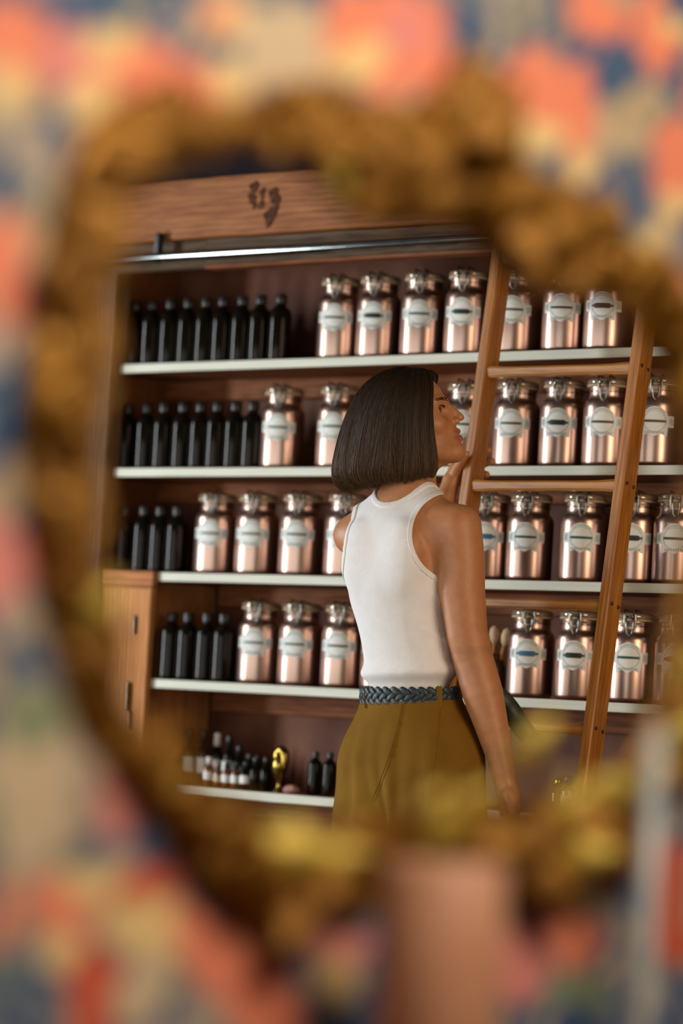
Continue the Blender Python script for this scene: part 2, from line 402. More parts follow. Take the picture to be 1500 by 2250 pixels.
def jar(row, px, style, label):
    s = wall(px, [778, 1016, 1258, 1505][row], .078)[0]
    j = thing('clip_top_jar', label, 'jar', wp(s, .078, ZS[row]+.0005), ANG+math.radians(27+random.uniform(-4, 4)), 'copper jars on the shelves')
    j.scale = (1.11, 1.11, 1.11)
    obj('jar_body', jb, None, j); obj('gasket', jg, None, j); l = obj('lid', jl, None, j); obj('wire_clip', jc, None, j)
    lb = obj('paper_label', LAB, None, j); obj('lettering', LETT, None, lb)
    col, plate = style; obj('name_bar', BARS[col if col in ('olive', 'brown') else 'green'], None, lb)
    if plate: obj('name_plate', PLATES[col], None, lb)
    return j
g, d_, o_, bl, br = ('green', 0), ('dark', 1), ('olive', 0), ('blue', 1), ('brown', 1)
SHN = ['top shelf', 'second shelf', 'third shelf', 'fourth shelf']
def jl_(row, k, extra=''): return f'copper clip-top jar, {ORD[k]} after the dark bottles on the {SHN[row]}{extra}'
for k, (px, st) in enumerate([(742, g), (828, d_), (925, g), (1022, d_)]):
    jar(0, px, st, jl_(0, k))
jar(0, 1130, g, 'copper clip-top jar on the top shelf, partly hidden by the ladder stile')
jar(0, 1238, o_, 'copper clip-top jar with olive name bar on the top shelf between the ladder stiles')
jar(0, 1330, br, 'copper clip-top jar with brown name plate on the top shelf between the ladder stiles')
jar(1, 617, g, jl_(1, 0)); jar(1, 740, g, 'copper clip-top jar on the second shelf half behind the back of the hair')
jar(1, 1020, g, "copper clip-top jar on the second shelf behind the woman's nose and the ladder")
jar(1, 1130, o_, 'copper clip-top jar on the second shelf just past the gripping fingers')
jar(1, 1232, d_, 'copper clip-top jar with dark name plate on the second shelf between the ladder stiles')
jar(1, 1328, o_, 'copper clip-top jar with olive bar on the second shelf against the ladder stile')
jar(1, 1440, o_, 'copper clip-top jar on the second shelf beyond the ladder')
for k, px in enumerate((470, 560, 657, 757)): jar(2, px, g, jl_(2, k, ', beside the bare shoulder' if k == 3 else ''))
jar(2, 1070, bl, 'copper clip-top jar on the third shelf half hidden by the right upper arm')
jar(2, 1160, g, 'copper clip-top jar on the third shelf beneath the middle of the ladder rung')
jar(2, 1278, g, 'copper clip-top jar on the third shelf beside the inner side of the ladder stile')
jar(2, 1394, d_, 'copper clip-top jar on the third shelf half covered by the ladder stile')
jar(2, 1484, o_, 'copper clip-top jar with olive bar on the third shelf beyond the ladder')
for k, px in enumerate((565, 655, 750)): jar(3, px, g, jl_(3, k))
jar(3, 838, g, 'copper clip-top jar on the fourth shelf almost wholly hidden by the white top')
jar(3, 1162, bl, 'copper clip-top jar with blue name plate on the fourth shelf')
jar(3, 1268, d_, 'copper clip-top jar with dark name plate on the fourth shelf beside the ladder stile')
jar(3, 1385, g, 'copper clip-top jar on the fourth shelf just outside the ladder')
jar(3, 1488, br, 'copper clip-top jar with brown plate on the fourth shelf beside the gilded frame')

# ------------------------------------------------------------------ dark bottles
bb = mesh_np('bottle_body', *lathe([(.024, 0), (.028, .001), (.0300, .005), (.0308, .010), (.0308, .112), (.0300, .121), (.0280, .130), (.0195, .137), (.0140, .142), (.0125, .147), (.0125, .153)], 28))
bc = mesh_np('bottle_cap', *lathe([(.0145, .149), (.0148, .150), (.0148, .170), (.0138, .1715), (.006, .172)], 24))
bb.materials.append(MT['amber']); bc.materials.append(MT['cap'])
def bottle(s, t, z, label, group, sc=1.):
    o = thing('dark_bottle', label, 'bottle', wp(s, t, z+.0005), ANG, group); o.scale = (sc, sc, sc*1.06)
    obj('glass_body', bb, None, o); obj('cap', bc, None, o)
for row, xs, y in [(0, (299, 337, 377, 416, 455, 492, 534, 574, 618), 660), (1, (281, 324, 362, 404, 442, 479, 519, 557), 900), (2, (275, 318, 354, 391), 1120), (3, (379, 415, 457, 494), 1355)]:
    for k, x in enumerate(xs):
        # a cap sits about .16 above the shelf; project the shelf point below it
        tb = .065 if row < 3 else .036
        s = max(wall(x, y, tb)[0], -1.088 if row < 3 else -.856)
        ref = 'weathered post' if row < 3 else 'pine cabinet'
        bottle(s, tb, ZS[row], f'dark glass bottle with black cap, {ORD[k]} from the {ref} on the {SHN[row]}', f'dark bottles on the {SHN[row]}')
for k, x in enumerate((692, 724)):
    s = wall(x, 1690, .10)[0]
    bottle(s, .10, ZS[4], ['short dark bottle on the lowest shelf beside the pink stone', 'short dark bottle on the lowest shelf touching the olive trousers in view'][k], 'short dark bottles on the lowest shelf', .62)

# small labelled bottles on the lowest shelf
def small_bottle(px, py, t, hgt, capm, lblc, label, bodym='amber'):
    s, _, _ = wall(px, py, t)
    o = thing('small_bottle', label, 'bottle', wp(s, t, ZS[4]+.0005), ANG, 'small bottles on the lowest shelf')
    r = min(.017, hgt*.2); h = hgt
    obj('glass_body', mesh_np('glass_body', *lathe([(r*.8, 0), (r, .003), (r, h*.58), (r*.75, h*.68), (r*.42, h*.72), (r*.42, h*.78)], 20)), MT[bodym], o)
    obj('cap', mesh_np('cap', *lathe([(r*.55, h*.755), (r*.55, h*.97), (r*.45, h)], 18)), MT[capm], o)
    if lblc:
        a = np.linspace(-2.2, .6, 12); rr = r+.0005; V = []; Fc = []
        for q in a: V += [(rr*math.cos(q), rr*math.sin(q), h*.22), (rr*math.cos(q), rr*math.sin(q), h*.5)]
        for i in range(11): Fc.append((2*i, 2*i+2, 2*i+3, 2*i+1))
        obj('paper_label', mesh_np('paper_label', V, Fc), MT[lblc], o)
for a in [(412, 1690, .15, .150, 'cap', 'paper', 'tall small bottle with black cap and cream label beside the gilded frame'),
          (443, 1690, .15, .150, 'cap', 'paper', 'tall small bottle with black cap and green-edged label, second of its row'),
          (474, 1690, .15, .145, 'whitecap', 'paper', 'small bottle with white cap on the lowest shelf'),
          (501, 1690, .15, .140, 'cap', 'paper', 'small bottle with black cap next to the white-capped one'),
          (524, 1690, .15, .115, 'cap', 'ink', 'small bottle with grey label behind the tiny vials'),
          (547, 1690, .155, .095, 'cap', None, 'short black-capped bottle without label behind the vials'),
          (566, 1690, .15, .092, 'cap', None, 'short dark bottle touching the brass ornament in view'),
          (457, 1715, .09, .080, 'whitecap', 'paper', 'amber vial with pale label nearest the gilded frame', 'honey'),
          (478, 1715, .085, .066, 'honey', 'gasket', 'amber vial with yellowish label in the front row', 'honey'),
          (497, 1717, .08, .070, 'cap', 'paper', 'tiny amber vial with black cap in the middle of the front row', 'honey'),
          (517, 1719, .075, .070, 'cap', 'paper', 'tiny vial with pinkish white label in the front row', 'honey'),
          (538, 1721, .07, .075, 'cap', 'paper', 'tiny dark vial with low white label in the front row'),
          (560, 1723, .08, .088, 'cap', None, 'small dark vial in the front row beside the brass ornament'),
          (583, 1724, .09, .090, 'cap', None, 'small dark vial just behind the brass ornament'),
          (1250, 1700, .10, .095, 'cap', 'gasket', 'amber dropper bottle on the lowest shelf inside the ladder', 'honey'),
          (1228, 1700, .11, .085, 'brass', None, 'amber vial with brass cap on the lowest shelf inside the ladder', 'honey')]:
    small_bottle(*a)
# brass ornament
s = wall(612, 1735, .06)[0]
bo = thing('brass_ornament', 'small brass ornament with rounded head on a narrow stem beside the vials', 'ornament', wp(s, .06, ZS[4]+.0005), ANG)
obj('stem', mesh_np('stem', *lathe([(.014, 0), (.015, .003), (.008, .008), (.006, .02), (.008, .032), (.015, .045), (.021, .062), (.022, .075), (.018, .088), (.012, .095)], 24)), MT['brass'], bo)
v, f = tube(catmull([(-.004, 0, .085), (-.009, 0, .100), (.002, 0, .110), (.014, 0, .103), (.017, 0, .085), (.014, 0, .062)], 24), np.linspace(.014, .011, 24), 12)
obj('head', mesh_np('head', v, f), MT['brass'], bo)
# pink stone
s = wall(640, 1738, .05)[0]
bm = bmesh.new(); bmesh.ops.create_icosphere(bm, subdivisions=3, radius=.022)
for q in bm.verts:
    n_ = .75+.5*float(vnoise(np.array([tuple(q.co*70)]), 3)[0]); q.co = Vector((q.co.x*1.15*n_, q.co.y*n_, max(q.co.z*.7*n_, -.011)))
me = bpy.data.meshes.new('pink_stone'); bm.to_mesh(me); bm.free()
obj('pink_stone', me, MT['pinkstone'], None, wp(s, .05, ZS[4]+.0115), ANG, label='rough pink stone on the lowest shelf beside the brass ornament', category='stone')
# pot of brushes on the fourth shelf, half behind the arm
s = wall(1082, 1490, .09)[0]
pot = thing('brush_pot', 'dark stoneware pot beside the blue-labelled jar, behind the forearm', 'pot', wp(s, .09, ZS[3]+.0005), ANG)
obj('pot_body', mesh_np('pot_body', *lathe([(.026, 0), (.031, .004), (.034, .03), (.033, .07), (.026, .092), (.022, .098), (.024, .106), (.019, .106), (.018, .095), (.018, .02)], 28)), MT['stoneware'], pot)
for k, (lx, ly, tipx, m_) in enumerate([(.004, 0, .028, 'bristle'), (-.006, .004, .006, 'bristle')]):
    b = thing('brush', ['beige bristle brush leaning outward in the dark stoneware pot', 'upright brush in the dark stoneware pot beside the arm'][k], 'brush', wp(s+lx, .09+ly, ZS[3]+.024), ANG)
    b.rotation_euler = (0, math.radians([15, 1][k]), ANG)
    obj('handle', mesh_np('handle', *lathe([(.003, 0), (.004, .04), (.005, .10), (.0055, .112)], 12)), MT['cab_v'], b)
    obj('bristles', mesh_np('bristles', *lathe([(.0055, .108), (.011, .117), (.0145, .132), (.012, .146), (.005, .153)], 16)), MT[m_], b)

# ------------------------------------------------------------------ partition wall with printed wallpaper
INN = [(215, 900), (228, 750), (240, 620), (270, 480), (330, 400), (400, 370), (500, 350), (600, 345), (680, 380), (730, 450), (800, 500), (900, 505), (1010, 520), (1070, 580), (1140, 640), (1230, 655), (1320, 660), (1390, 710), (1450, 820), (1485, 960), (1500, 1100), (1490, 1230), (1455, 1380), (1425, 1550), (1340, 1700), (1200, 1745), (1050, 1765), (900, 1775), (760, 1795), (640, 1815), (560, 1815), (470, 1755), (390, 1680), (310, 1600), (245, 1480), (225, 1330), (212, 1180), (208, 1040)]
OUT = [(35, 900), (55, 720), (90, 560), (130, 380), (200, 260), (320, 190), (420, 235), (540, 215), (680, 175), (780, 250), (860, 250), (960, 180), (1030, 110), (1090, 280), (1130, 370), (1270, 410), (1370, 520), (1470, 600), (1560, 720), (1600, 900), (1610, 1080), (1610, 1260), (1590, 1430), (1540, 1600), (1450, 1780), (1340, 1900), (1200, 1990), (1080, 1960), (900, 1950), (760, 1990), (640, 2075), (500, 2020), (410, 1880), (290, 1750), (180, 1620), (110, 1440), (60, 1240), (40, 1070)]
def pin(pts, poly):
    x, y = pts[:, 0], pts[:, 1]; c = np.zeros(len(pts), bool); n = len(poly)
    for i in range(n):
        x1, y1 = poly[i]; x2, y2 = poly[(i+1) % n]
        k = ((y1 > y) != (y2 > y)); xi = (x2-x1)*(y-y1)/(y2-y1+1e-12)+x1
        c ^= k & (x < xi)
    return c
NF = 304
inn = catmull([part_px(*p) for p in INN], NF, True); out = catmull([part_px(*p) for p in OUT], NF, True)
hole = inn*.62+out*.38
STEP = .006
A_ = np.arange(-.95, .95, STEP); Z_ = np.arange(0, 2.4, STEP)
ga, gz = np.meshgrid(A_, Z_, indexing='ij'); pts = np.stack([ga.ravel(), gz.ravel()], 1)
# back to photograph pixels, for laying out the printed flowers
Wd = O2[None]+pts[:, :1]*Q_[None]+np.stack([0*pts[:, 0], 0*pts[:, 0], pts[:, 1]], 1)-CAM[None]
zz = Wd @ cf; px = 750+F*(Wd @ cr)/zz; py = 1125-F*(Wd @ cu)/zz
w1 = vnoise(pts*22, 1)-.5; w2 = vnoise(pts*22, 2)-.5; w3 = vnoise(pts*70, 3)-.5
X = px+60*w1+20*w3; Y = py+60*w2-20*w3
navy = np.array(srgb(58, 82, 112)[:3]); tan = np.array(srgb(205, 166, 116)[:3]); oliv = np.array(srgb(140, 142, 100)[:3])
coral = np.array(srgb(246, 134, 92)[:3]); yel = np.array(srgb(244, 198, 124)[:3]); red = np.array(srgb(214, 88, 52)[:3]); pink = np.array(srgb(234, 136, 116)[:3]); cream = np.array(srgb(214, 180, 136)[:3])
colr = np.tile(navy, (len(pts), 1))
def lay(mask, c):
    global colr
    colr = colr*(1-mask[:, None])+c[None]*mask[:, None]
sst = lambda e0, e1, x: np.clip((x-e0)/(e1-e0), 0, 1)**2*(3-2*np.clip((x-e0)/(e1-e0), 0, 1))
r1 = np.abs(vnoise(pts*26+w1[:, None]*1.5, 5)-.5); r2 = np.abs(vnoise(pts*32+w2[:, None], 6)-.5)
lay(sst(.085, .04, r1)*.9, tan); lay(sst(.06, .03, r2)*.85, oliv)
lay(sst(.66, .76, vnoise(pts*30, 8))*.6, cream)
def blob(x, y, rx, ry, c, rot=0, soft=.12):
    a = math.radians(rot); dx = (X-x); dy = (Y-y)
    u_ = (dx*math.cos(a)+dy*math.sin(a))/rx; v_ = (-dx*math.sin(a)+dy*math.cos(a))/ry
    lay(sst(1+soft, 1-soft, np.sqrt(u_*u_+v_*v_)), c)
for b in [(30, 100, 75, 130, coral), (15, 185, 55, 60, yel), (300, 150, 200, 75, coral, 18), (150, 110, 55, 70, pink), (250, 85, 68, 50, yel), (190, 215, 60, 45, yel), (360, 190, 90, 60, coral, 20), (510, 165, 60, 45, yel), (500, 40, 90, 40, yel), (470, 30, 50, 30, coral),
          (640, 90, 100, 90, cream), (850, 75, 135, 125, coral), (790, 130, 65, 45, yel), (880, 60, 50, 70, pink), (1165, 200, 66, 100, coral), (1262, 265, 62, 120, coral), (1185, 300, 55, 40, yel), (1282, 365, 40, 38, yel), (1310, 35, 62, 60, coral), (1432, 75, 55, 90, coral), (1465, 45, 28, 34, yel), (1475, 365, 58, 115, coral), (1480, 445, 45, 30, yel), (1440, 560, 60, 50, yel), (1490, 610, 45, 55, coral),
          (15, 590, 62, 130, coral), (-10, 1220, 70, 110, pink), (60, 1700, 95, 220, cream), (60, 1560, 60, 70, oliv), (250, 1770, 55, 60, pink), (0, 2010, 32, 80, coral), (140, 2000, 80, 85, coral), (205, 1930, 75, 50, yel), (335, 1945, 75, 55, red), (150, 2110, 58, 58, yel), (215, 2200, 60, 130, red), (340, 2030, 85, 60, yel), (320, 2170, 60, 90, cream), (520, 2150, 75, 190, coral, -38), (745, 2090, 75, 70, pink), (745, 2150, 55, 35, yel),
          (1145, 2100, 60, 100, pink), (1262, 2065, 64, 72, coral), (1290, 1965, 45, 55, cream), (1385, 1895, 45, 60, coral), (1478, 1990, 55, 150, red), (1560, 200, 60, 90, coral), (1260, 2190, 70, 40, oliv), (1000, 2100, 110, 120, pink)]:
    blob(*b[:5], rot=b[5] if len(b) > 5 else 0)
keep = ~pin(pts, hole)
na, nz = len(A_), len(Z_)
idx = np.arange(na*nz).reshape(na, nz)
q = np.stack([idx[:-1, :-1], idx[1:, :-1], idx[1:, 1:], idx[:-1, 1:]], -1).reshape(-1, 4)
q = q[keep[q].all(1)]
used = np.unique(q); rem = -np.ones(na*nz, int); rem[used] = np.arange(len(used)); q = rem[q]
vv = np.stack([pts[used, 0], np.zeros(len(used)), pts[used, 1]], 1)
me = mesh_np('wallpaper', vv, q)
ca = me.color_attributes.new('print', 'FLOAT_COLOR', 'POINT')
ca.data.foreach_set('color', np.concatenate([colr[used], np.ones((len(used), 1))], 1).astype(np.float32).ravel())
MT['paper_wall'] = mat('printed_wallpaper', (.92, .92, .92, 1), .75, 0, (1, 1, 1, 1), 40, bump=.05, attr='print')
A2 = math.atan2(Q_[1], Q_[0])
wl = obj('wall_partition', me, MT['paper_wall'], None, O2, A2, kind='structure')
sm = wl.modifiers.new('thick', 'SOLIDIFY'); sm.thickness = .03; sm.offset = -1

# ------------------------------------------------------------------ gilded frame
frame = thing('ornate_frame', 'ornate carved gilded frame with leaf scrolls hung on the coral flower wallpaper', 'frame', pw(0, 0, 0), A2)
V = []; Fc = []; MS = 22
us = np.linspace(0, 1, MS)
for i in range(NF):
    bulge = .75+.35*math.sin(i*2*math.pi*19/NF)+.2*math.sin(i*2*math.pi*31/NF+1)
    for j, u_ in enumerate(us):
        p = inn[i]*(1-u_)+out[i]*u_
        h = .004+.030*math.sin(math.pi*u_)**.7*bulge + .006*math.sin(u_*math.pi*5)*math.sin(math.pi*u_) + .006*math.sin(i*2*math.pi*57/NF+u_*9)*math.sin(math.pi*u_)
        if j in (0, MS-1): h = .0005
        V.append((p[0], -max(h, .0005), p[1]))
for i in range(NF):
    k = (i+1) % NF
    for j in range(MS-1): Fc.append((i*MS+j, i*MS+j+1, k*MS+j+1, k*MS+j))
    Fc.append((i*MS+MS-1, i*MS, k*MS, k*MS+MS-1))
obj('moulding', mesh_np('moulding', V, Fc), MT['gold'], frame)
def leaf_mesh(curl=1., nu=12, nv=7):
    V = []; Fc = []
    for side in (0, 1):
        for i in range(nu):
            u_ = i/(nu-1); w = .30*math.sin(math.pi*min(1, u_*.93+.07)**.75)*(1+.28*math.sin(u_*20))+.02
            for j in range(nv):
                v_ = -1+2*j/(nv-1)
                z = .10+.26*math.sin(math.pi*u_*.75)*curl-.12*v_*v_*(1+.5*math.sin(u_*20))+(.05 if j == nv//2 else 0)-(.05 if side else 0)
                V.append((u_, w*v_+.06*math.sin(3*u_), z))
    n = nu*nv
    for i in range(nu-1):
        for j in range(nv-1):
            a = i*nv+j; Fc.append((a, a+nv, a+nv+1, a+1)); Fc.append((n+a, n+a+1, n+a+nv+1, n+a+nv))
    for i in range(nu-1):
        a = i*nv; Fc.append((a, n+a, n+a+nv, a+nv)); a += nv-1; Fc.append((a, a+nv, n+a+nv, n+a))
    for j in range(nv-1):
        Fc.append((j, j+1, n+j+1, n+j)); a = (nu-1)*nv+j; Fc.append((a, n+a, n+a+1, a+1))
    return mesh_np('leaf', V, Fc)
LEAVES = [leaf_mesh(c) for c in (1., .7, 1.3)]
for l in LEAVES: l.materials.append(MT['gold'])
LEAVES_LIT = [l.copy() for l in LEAVES]
for l in LEAVES_LIT: l.materials.clear(); l.materials.append(MT['gold_lit'])
def leaf(a, z, h, ang, size, kind=0, bright=False, tilt=0):
    o = obj('leaf', (LEAVES_LIT if bright else LEAVES)[kind % 3], None, frame, (a, -h, z))
    # local x along the leaf in the wall plane, local z outwards
    ex = Vector((math.cos(ang), 0, math.sin(ang))); ez = Vector((0, -1, 0)); ey = ez.cross(ex)
    m3 = Matrix((ex, ey, ez)).transposed() @ Matrix.Rotation(-tilt, 3, 'Y')
    o.rotation_euler = m3.to_euler(); o.scale = (size, size, size)
rr = random.Random(3)
mid = (inn+out)/2
for k in range(84):
    i = int(k*NF/84); t = mid[(i+3) % NF]-mid[i-3]; ta = math.atan2(t[1], t[0])
    wdt = np.linalg.norm(out[i]-inn[i]); fr = ([.22, .78, .5] if inn[i][0] > part_px(420, 1000)[0] else [.4, .6, .5])[k % 3]
    p = inn[i]*(1-fr)+out[i]*fr
    an = ta + (1 if k % 2 else -1)*rr.uniform(.3, 1.0) + (math.pi if rr.random() < .35 else 0)
    sz = min(.10, wdt*rr.uniform(.55, .85))
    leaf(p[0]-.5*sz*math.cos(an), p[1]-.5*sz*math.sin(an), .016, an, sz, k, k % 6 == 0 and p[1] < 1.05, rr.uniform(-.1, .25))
for x, y, an, sz in [(1080, 1700, 1.35, .075), (1170, 1775, 1.9, .05), (1235, 1770, 1.2, .05), (700, 440, 2.3, .05), (860, 1800, 1.2, .05), (620, 1920, .5, .07), (720, 1810, 1.9, .05), (960, 1790, 1.0, .05), (1330, 1740, .9, .06), (1400, 1660, 1.0, .07), (1440, 1520, 1.3, .07), (1480, 1340, 1.6, .07), (1260, 1780, .6, .08), (1150, 1830, 1.0, .07), (1180, 1900, .4, .07), (960, 1840, 2.6, .06)]:  # leaves given the lit colour where the frame has highlights
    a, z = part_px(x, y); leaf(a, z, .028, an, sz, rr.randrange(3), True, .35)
def scroll(x, y, r, turn, start, hand, bright=False):
    a, z = part_px(x, y); ps = []; rd = []
    for k in range(46):
        q_ = k/45; an = start+hand*q_*turn; rad = r*(1-.86*q_)
        ps.append((a+rad*math.cos(an), -.022-.018*q_, z+rad*math.sin(an))); rd.append(r*(.24-.13*q_))
    obj('scroll', mesh_np('scroll', *tube(ps, rd, 8)), MT['gold_lit' if bright else 'gold'], frame)
for sc in [(330, 255, .035, 8, 0, 1), (600, 270, .035, 8, 3, -1), (690, 250, .03, 8, 1, 1), (1020, 180, .034, 8, 2, 1), (990, 290, .038, 9, 4, -1), (870, 350, .04, 9, 0, 1), (770, 400, .034, 8, 2, -1), (1080, 460, .036, 8, 5, 1), (1210, 540, .038, 8, 1, -1), (1330, 590, .034, 8, 3, 1), (120, 640, .036, 8, 2, 1), (110, 900, .04, 9, 4, -1), (120, 1150, .036, 8, 0, 1), (180, 1420, .034, 8, 2, -1), (330, 1690, .036, 8, 1, 1), (470, 1890, .036, 8, 3, -1), (600, 1960, .036, 8, 0, 1), (760, 1880, .032, 8, 5, -1), (1010, 1860, .034, 8, 2, 1), (1180, 1920, .036, 8, 1, -1), (1300, 1810, .036, 8, 4, 1), (1440, 1660, .034, 8, 2, -1)]:
    scroll(*sc)

# console below the frame with a candle and a pale streak tube
con = thing('console_table', 'dark wooden console table below the gilded frame', 'table', pw(0, 0, 0), A2)
lbox('table_top', (-.75, -.36, .51), (.75, -.032, .55), MT['console'], con)
for a in (-.7, .66):
    for h in (-.34, -.09): lbox('leg', (a, h, 0), (a+.045, h+.045, .51), MT['console'], con)
a, z = part_px(980, 1895, .16)
cn = thing('candle', 'wide salmon-pink pillar candle in front of the gilded frame', 'candle', pw(a, .16, .5505), A2)
hC = z-.55; rC = .060
obj('wax', mesh_np('wax', *lathe([(rC-.002, 0), (rC, .002), (rC, hC-.006), (rC-.004, hC), (rC-.014, hC-.002), (rC-.03, hC-.008), (.004, hC-.009)], 40)), MT['wax'], cn)
obj('wick', mesh_np('wick', *tube([(0, 0, hC-.012), (.001, 0, hC), (.003, 0, hC+.008)], .0013, 6)), MT['cap'], cn)
a1, z1 = part_px(1452, 1600, .10); a0, z0 = part_px(1400, 2200, .10)
v, f = tube([(0, 0, 0), ((a1-a0)*.0, 0, z1-.55)], .011, 14)
gt = thing('streak_tube', 'slender pale tube built for an upright pale streak beside the gilded frame', 'vase', pw((a0+a1)/2, .10, .5505), A2)  # tube put in to give a pale upright streak
obj('tube_wall', mesh_np('tube_wall', *lathe([(.010, .0), (.011, .002), (.011, z1-.55), (.009, z1-.55), (.009, .006), (.002, .006)], 20)), MT['glass'], gt)
# ------------------------------------------------------------------ the woman
# modelled in units of about one millimetre: x across, y down, d away, at her own distance from the camera
YW = 8.05; UNIT = YW/F
FEET = P(930, 2455, YW); FEET[2] = 0
def to_world(p):
    p = np.asarray(p, float)
    dirs = cr[None]*((p[:, :1]-750)/F)+cu[None]*((1125-p[:, 1:2])/F)+cf[None]
    flat = CAM[None]+dirs*(YW/dirs[:, 1:2])            # on her plane, then straight back in depth
    flat[:, 1] += p[:, 2]*UNIT
    return flat-FEET[None]
f32 = np.float32
def cap(p, a, b, ra, rb):
    a = np.array(a, f32); b = np.array(b, f32); ab = b-a; t = np.clip(((p-a) @ ab)/(ab @ ab), 0, 1)
    return np.sqrt((((p-a)-t[:, None]*ab)**2).sum(1))-(ra+(rb-ra)*t)
R_ = np.array([.743, 0, -.669], f32); Fd = np.array([.669, 0, .743], f32); U_ = np.array([0, -1, 0], f32)
TR = np.stack([R_, Fd, U_])
CT, ST = math.cos(math.radians(18)), math.sin(math.radians(18))
HD = np.stack([np.array([CT, -ST, 0], f32), np.array([-ST, -CT, 0], f32), np.array([0, 0, 1], f32)])
ID = np.eye(3, dtype=f32)
def ell(p, c, rad, ax=ID):
    q = (p-np.array(c, f32)) @ ax.T; r = np.array(rad, f32)
    k0 = np.sqrt(((q/r)**2).sum(1))+1e-6; k1 = np.sqrt(((q/(r*r))**2).sum(1))+1e-9
    return k0*(k0-1)/k1
def smin(a, b, k):
    h = np.clip(.5+.5*(b-a)/k, 0, 1); return b+(a-b)*h-k*h*(1-h)
def ssub(a, b, k): return -smin(-a, b, k)           # a without b
def chain(p, pts, k=6):
    o = None
    for (a, ra), (b, rb) in zip(pts[:-1], pts[1:]):
        c = cap(p, a, b, ra, rb); o = c if o is None else np.minimum(o, c)
    return o
DH = 4.
def torso(p):
    o = ell(p, (876, 1262, 0), (124, 88, 168), TR)
    o = smin(o, cap(p, (800, 1172, 70), (972, 1165, -72), 50, 50), 45)
    o = smin(o, ell(p, (899, 1445, 0), (106, 78, 120), TR), 55)
    o = smin(o, ell(p, (908, 1650, 0), (158, 112, 128), TR), 45)
    for s_ in (1, -1):                                                # trapezius
        o = smin(o, cap(p, (897, 1070, 8), (890+s_*78, 1140, 6-s_*66), 40, 34), 30)
        c = np.array((884, 1322, 0), f32)+R_*(s_*62)+Fd*98
        o = smin(o, ell(p, c, (60, 58, 58), TR), 28)
        # shoulder blades
        c = np.array((880, 1225, 0), f32)+R_*(s_*62)-Fd*62
        o = smin(o, ell(p, c, (42, 28, 70), TR), 26)
    return o
RA = [((1004, 1163, -92), 50), ((1010, 1240, -98), 51), ((1011, 1300, -98), 50), ((1022, 1395, -98), 45), ((1036, 1452, -96), 44), ((1056, 1525, -104), 44), ((1076, 1600, -112), 36), ((1098, 1690, -118), 25)]
RHAND = [((1100, 1700, -118), 25, (1112, 1745, -120), 30), ((1112, 1745, -120), 30, (1116, 1785, -122), 30)]
RF = []
for k, (off, ln, r) in enumerate([(-27, 62, 9.5), (-9, 72, 10), (9, 68, 9.5), (25, 52, 8.5)]):
    b = np.array((1118, 1795, -122.))+np.array((.35, 0, -.94))*off
    m1 = b+np.array((4, .52*ln, 6)); m2 = m1+np.array((-2, .3*ln, 12)); m3 = m2+np.array((-7, .2*ln, 12))
    RF.append([(b, r+1), (m1, r), (m2, r-.8), (m3, r-2)])
RF.append([((1108, 1742, -142), 14), ((1118, 1778, -156), 11), ((1116, 1812, -156), 9.5), ((1112, 1832, -150), 8)])
LD = 354.
def stx(y): return 1073+(y-793)*-.148
LA = [((776, 1172, 88), 44), ((850, 1215, 195), 38), ((938, 1262, LD-45), 34), ((968, 1160, LD-10), 31), ((985, 1090, LD+10), 25), ((1004, 1034, LD+22), 20)]
LFI = []
for k, (y0, ty, tx, r) in enumerate([(990, 962, 41, 9.6), (1004, 988, 53, 10.2), (1020, 1018, 45, 9.8), (1035, 1040, 36, 8.6)]):
    x0 = stx(y0)
    LFI.append([((x0-14, y0, LD+33), r+2), ((x0+12, y0-6, LD+45), r+.5), ((x0+34, (y0+ty)/2-4, LD+33), r), ((stx(ty)+tx, ty, LD+14), r-1.8)])
LFI.append([((1012, 1016, LD+14), 14), ((1019, 1000, LD-6), 11.5), ((1026, 988, LD-24), 10), ((1037, 975, LD-32), 8)])
def lhand(p):
    o = cap(p, (1006, 1030, LD+22), (1018, 1010, LD+28), 20, 20)
    o = smin(o, ell(p, (1020, 1006, LD+28), (20, 30, 17)), 10)
    for c in LFI: o = smin(o, chain(p, c), 5)
    return o
def rhand(p):
    o = cap(p, (1098, 1690, -118), (1108, 1735, -120), 24, 24)
    o = smin(o, ell(p, (1113, 1765, -122), (21, 44, 37), np.array([[.94, 0, .35], [0, 1, 0], [-.35, 0, .94]], f32)), 14)
    for c in RF: o = smin(o, chain(p, c), 6)
    return o
